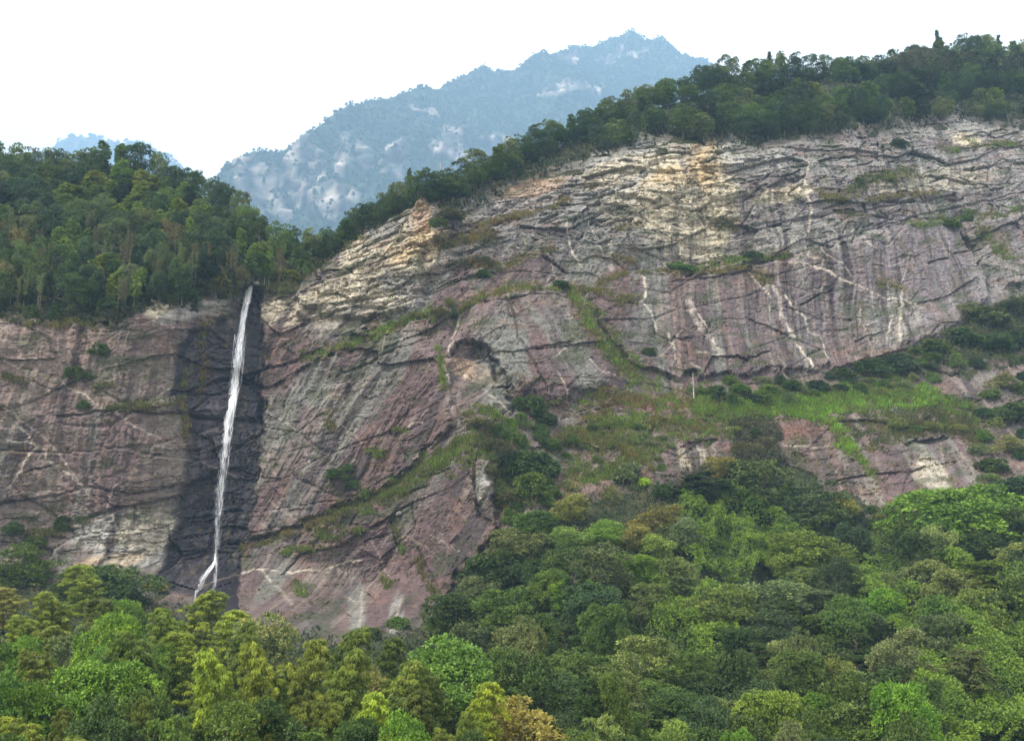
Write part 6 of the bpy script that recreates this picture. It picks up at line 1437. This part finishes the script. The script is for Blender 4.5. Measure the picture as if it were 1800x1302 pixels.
carpet('undergrowth', [(-60, 300), (230, 290), (420, 380), (505, 440), (430, 500), (330, 525), (200, 560), (120, 550), (-60, 545)], 14000, 2.2, .44, .22, (.022, .036, .016), (.06, .06, .03), 'dark undergrowth below the trees of the left hill', 1207, .6)
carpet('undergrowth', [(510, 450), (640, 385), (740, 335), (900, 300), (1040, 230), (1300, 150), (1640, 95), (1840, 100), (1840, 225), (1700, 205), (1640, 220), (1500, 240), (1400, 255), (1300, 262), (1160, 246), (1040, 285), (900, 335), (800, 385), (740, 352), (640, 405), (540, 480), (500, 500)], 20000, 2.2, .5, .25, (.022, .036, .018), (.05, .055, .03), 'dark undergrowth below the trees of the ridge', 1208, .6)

def scatter_where(mask_fn, n, seed):
    r = np.random.default_rng(seed)
    qx = r.uniform(-30, 1830, n); qy = r.uniform(60, 1180, n)
    k = mask_fn(qx, qy); p3, ok = hit(qx[k], qy[k])
    return p3[ok], r
p3, r = scatter_where(lambda a, b: (lambda s: (s > -14) & (s < 62))(poly_sd(a, b, ROCK_POLY, 3000) + (vnoise(a / 14, b / 14, 61) - .5) * 26), 75000, 1210)
nrm = unit(np.array([0, -.7, .7]) + r.normal(0, .2, (len(p3), 3)))
V, t = rosettes(p3 + np.array([0, -.3, .5]) * r.uniform(0, 1.6, (len(p3), 1)), nrm, r, 5, .24, .09, .5)
mixv = np.repeat(np.clip(fbm(p3[:, 0] / 6, p3[:, 2] / 4, 3, 62) * 2.2 - .6, 0, 1), 20)[:, None]
c = np.array((.05, .075, .025))[None] * (1 - mixv) + np.array((.13, .12, .05))[None] * mixv
tag(obj('scrub', mesh_from('scrub', V, np.arange(len(V)).reshape(-1, 4), [M_GRASS], False, attrs={'col': ('POINT', 'FLOAT_COLOR', np.concatenate([c, np.ones((len(c), 1))], 1)), 'tint': ('FACE', 'FLOAT', t)})), 'low scrub and dry grass where the bare rock meets the woods', 'ground cover', None, 'stuff')
MEADOWS = [([(1225, 705), (1330, 700), (1450, 688), (1540, 672), (1620, 672), (1700, 712), (1720, 732), (1640, 722), (1560, 712), (1500, 730), (1440, 742), (1380, 722), (1300, 728), (1230, 724)], 5200, GREEN, BRIGHT, 'lush grass covering the terrace under the right wall'),
           ([(985, 760), (1060, 720), (1150, 705), (1250, 712), (1330, 740), (1290, 770), (1180, 780), (1130, 830), (1060, 850), (1000, 850)], 2600, OLIVE, GREEN, 'patchy olive grass on the bank below the terrace'),
           ([(1480, 735), (1560, 720), (1700, 735), (1740, 790), (1640, 760), (1560, 790), (1510, 800)], 1500, DULL, OLIVE, 'thin dull grass on the slope at the right'),
           ([(560, 900), (680, 855), (800, 770), (850, 740), (880, 800), (800, 830), (720, 862), (640, 905)], 2400, GREEN, OLIVE, 'rough green grass on the widest part of the sloping ledge'),
           ([(1010, 510), (1040, 520), (1090, 600), (1140, 660), (1200, 690), (1120, 690), (1060, 620), (1020, 560)], 1500, GREEN, OLIVE, 'rough grass filling the gully right of the dome'),
           ([(470, 495), (540, 440), (640, 385), (660, 400), (560, 470), (500, 515)], 1300, (.20, .21, .07), OLIVE, 'straw and olive grass on the bank right of the waterfall head')]
for k, (poly, n, ca, cb, lab) in enumerate(MEADOWS):
    r = np.random.default_rng(1220 + k); P_ = np.array(poly, float)
    qx = r.uniform(P_[:, 0].min(), P_[:, 0].max(), n * 2); qy = r.uniform(P_[:, 1].min(), P_[:, 1].max(), n * 2)
    s = (poly_sd(qx, qy, poly, 3000) + (fbm(qx / 20, qy / 14, 3, 1230 + k) - .5) * 34 < 0) & (fbm(qx / 16, qy / 9, 3, 1240 + k) > .42)
    p3, ok = hit(qx[s], qy[s]); p3 = p3[ok]
    grass_object('meadow', p3, r.uniform(.5, 1.2, len(p3)), 7, ca, cb, lab, 1250 + k)

# ------------------------------------------------------------------ loose boulders lying on the ledges
def boulder(px_, py_, size, label, seed, tone):
    r = np.random.default_rng(seed)
    p3, ok = hit([px_], [py_]); X_, Y_, Z_ = p3[0]
    n, m = 9, 14
    th = np.linspace(0, math.pi, n)[:, None]; ph = np.linspace(0, 2 * math.pi, m, endpoint=False)[None]
    D = np.stack([np.sin(th) * np.cos(ph), np.sin(th) * np.sin(ph), np.cos(th) + 0 * ph], -1)
    cuts = unit(r.normal(0, 1, (11, 3)))
    rad = np.min(np.where((D @ cuts.T) > .2, (r.uniform(.62, .95, 11) / np.maximum(D @ cuts.T, .2)), 1.15), -1)
    Vb = (D * np.minimum(rad, 1.15)[..., None] * np.array([1.2, .8, .75]) * size).reshape(-1, 3)
    i = np.arange(n * m).reshape(n, m); j = np.roll(i, -1, 1)
    Qb = np.stack([i[:-1], i[1:], j[1:], j[:-1]], -1).reshape(-1, 4)
    cc = np.tile(np.append(tone, 1), (len(Vb), 1))
    me = mesh_from('boulder', Vb, Qb, [M_ROCK], False, attrs={'col': ('POINT', 'FLOAT_COLOR', cc), 'wet': ('POINT', 'FLOAT', np.zeros(len(Vb)))})
    o = obj('boulder', me, None, (X_, Y_ - size * .35, Z_ + size * .15)); o.rotation_euler = (0, 0, r.uniform(0, 6))
    return tag(o, label, 'boulder', 'loose boulders on the cliff')
for k, (bx_, by_, s_, lab, tn) in enumerate([
        (652, 886, .6, 'pale boulder on the broad sloping grass ledge, uppermost', GREY), (640, 896, .5, 'small grey boulder on the lower sloping grass ledge', GREY), (702, 904, .8, 'grey boulder at the head of the vertical joint', GREY),
        (735, 835, .5, 'little pale stone where the sloping ledge ends', PALE), (436, 501, .8, 'dark boulder at the lip of the waterfall', GREENG), (452, 499, .7, 'grey boulder right of the waterfall lip', GREY),
        (1700, 700, 1.6, 'dark slab like boulder on the far right slope', GREENG * .7), (1672, 656, 1.4, 'dark boulder higher on the far right slope', GREENG * .7)]):
    boulder(bx_, by_, s_, lab, 1300 + k, tn * .5)

# ------------------------------------------------------------------ the air between: thin blue haze
def haze_box(x0, x1, y0, y1, z0, z1, density, colour):
    Vb = np.array([(x, y, z) for x in (x0, x1) for y in (y0, y1) for z in (z0, z1)], float)
    Fb = np.array([(0, 1, 3, 2), (4, 6, 7, 5), (0, 4, 5, 1), (2, 3, 7, 6), (0, 2, 6, 4), (1, 5, 7, 3)])
    m, n, l, out = new_mat('haze')
    v = n.new('ShaderNodeVolumePrincipled')
    v.inputs['Color'].default_value = (*colour, 1); v.inputs['Density'].default_value = density; v.inputs['Anisotropy'].default_value = 0.0
    l.new(v.outputs[0], out.inputs['Volume'])
    return tag(obj('haze', mesh_from('haze', Vb, Fb, [m])), 'thin blue haze in the valley air', kind='stuff')
haze_box(-4600, 4600, -400, 8900, -12, 3950, HAZE_D, HAZE_C)
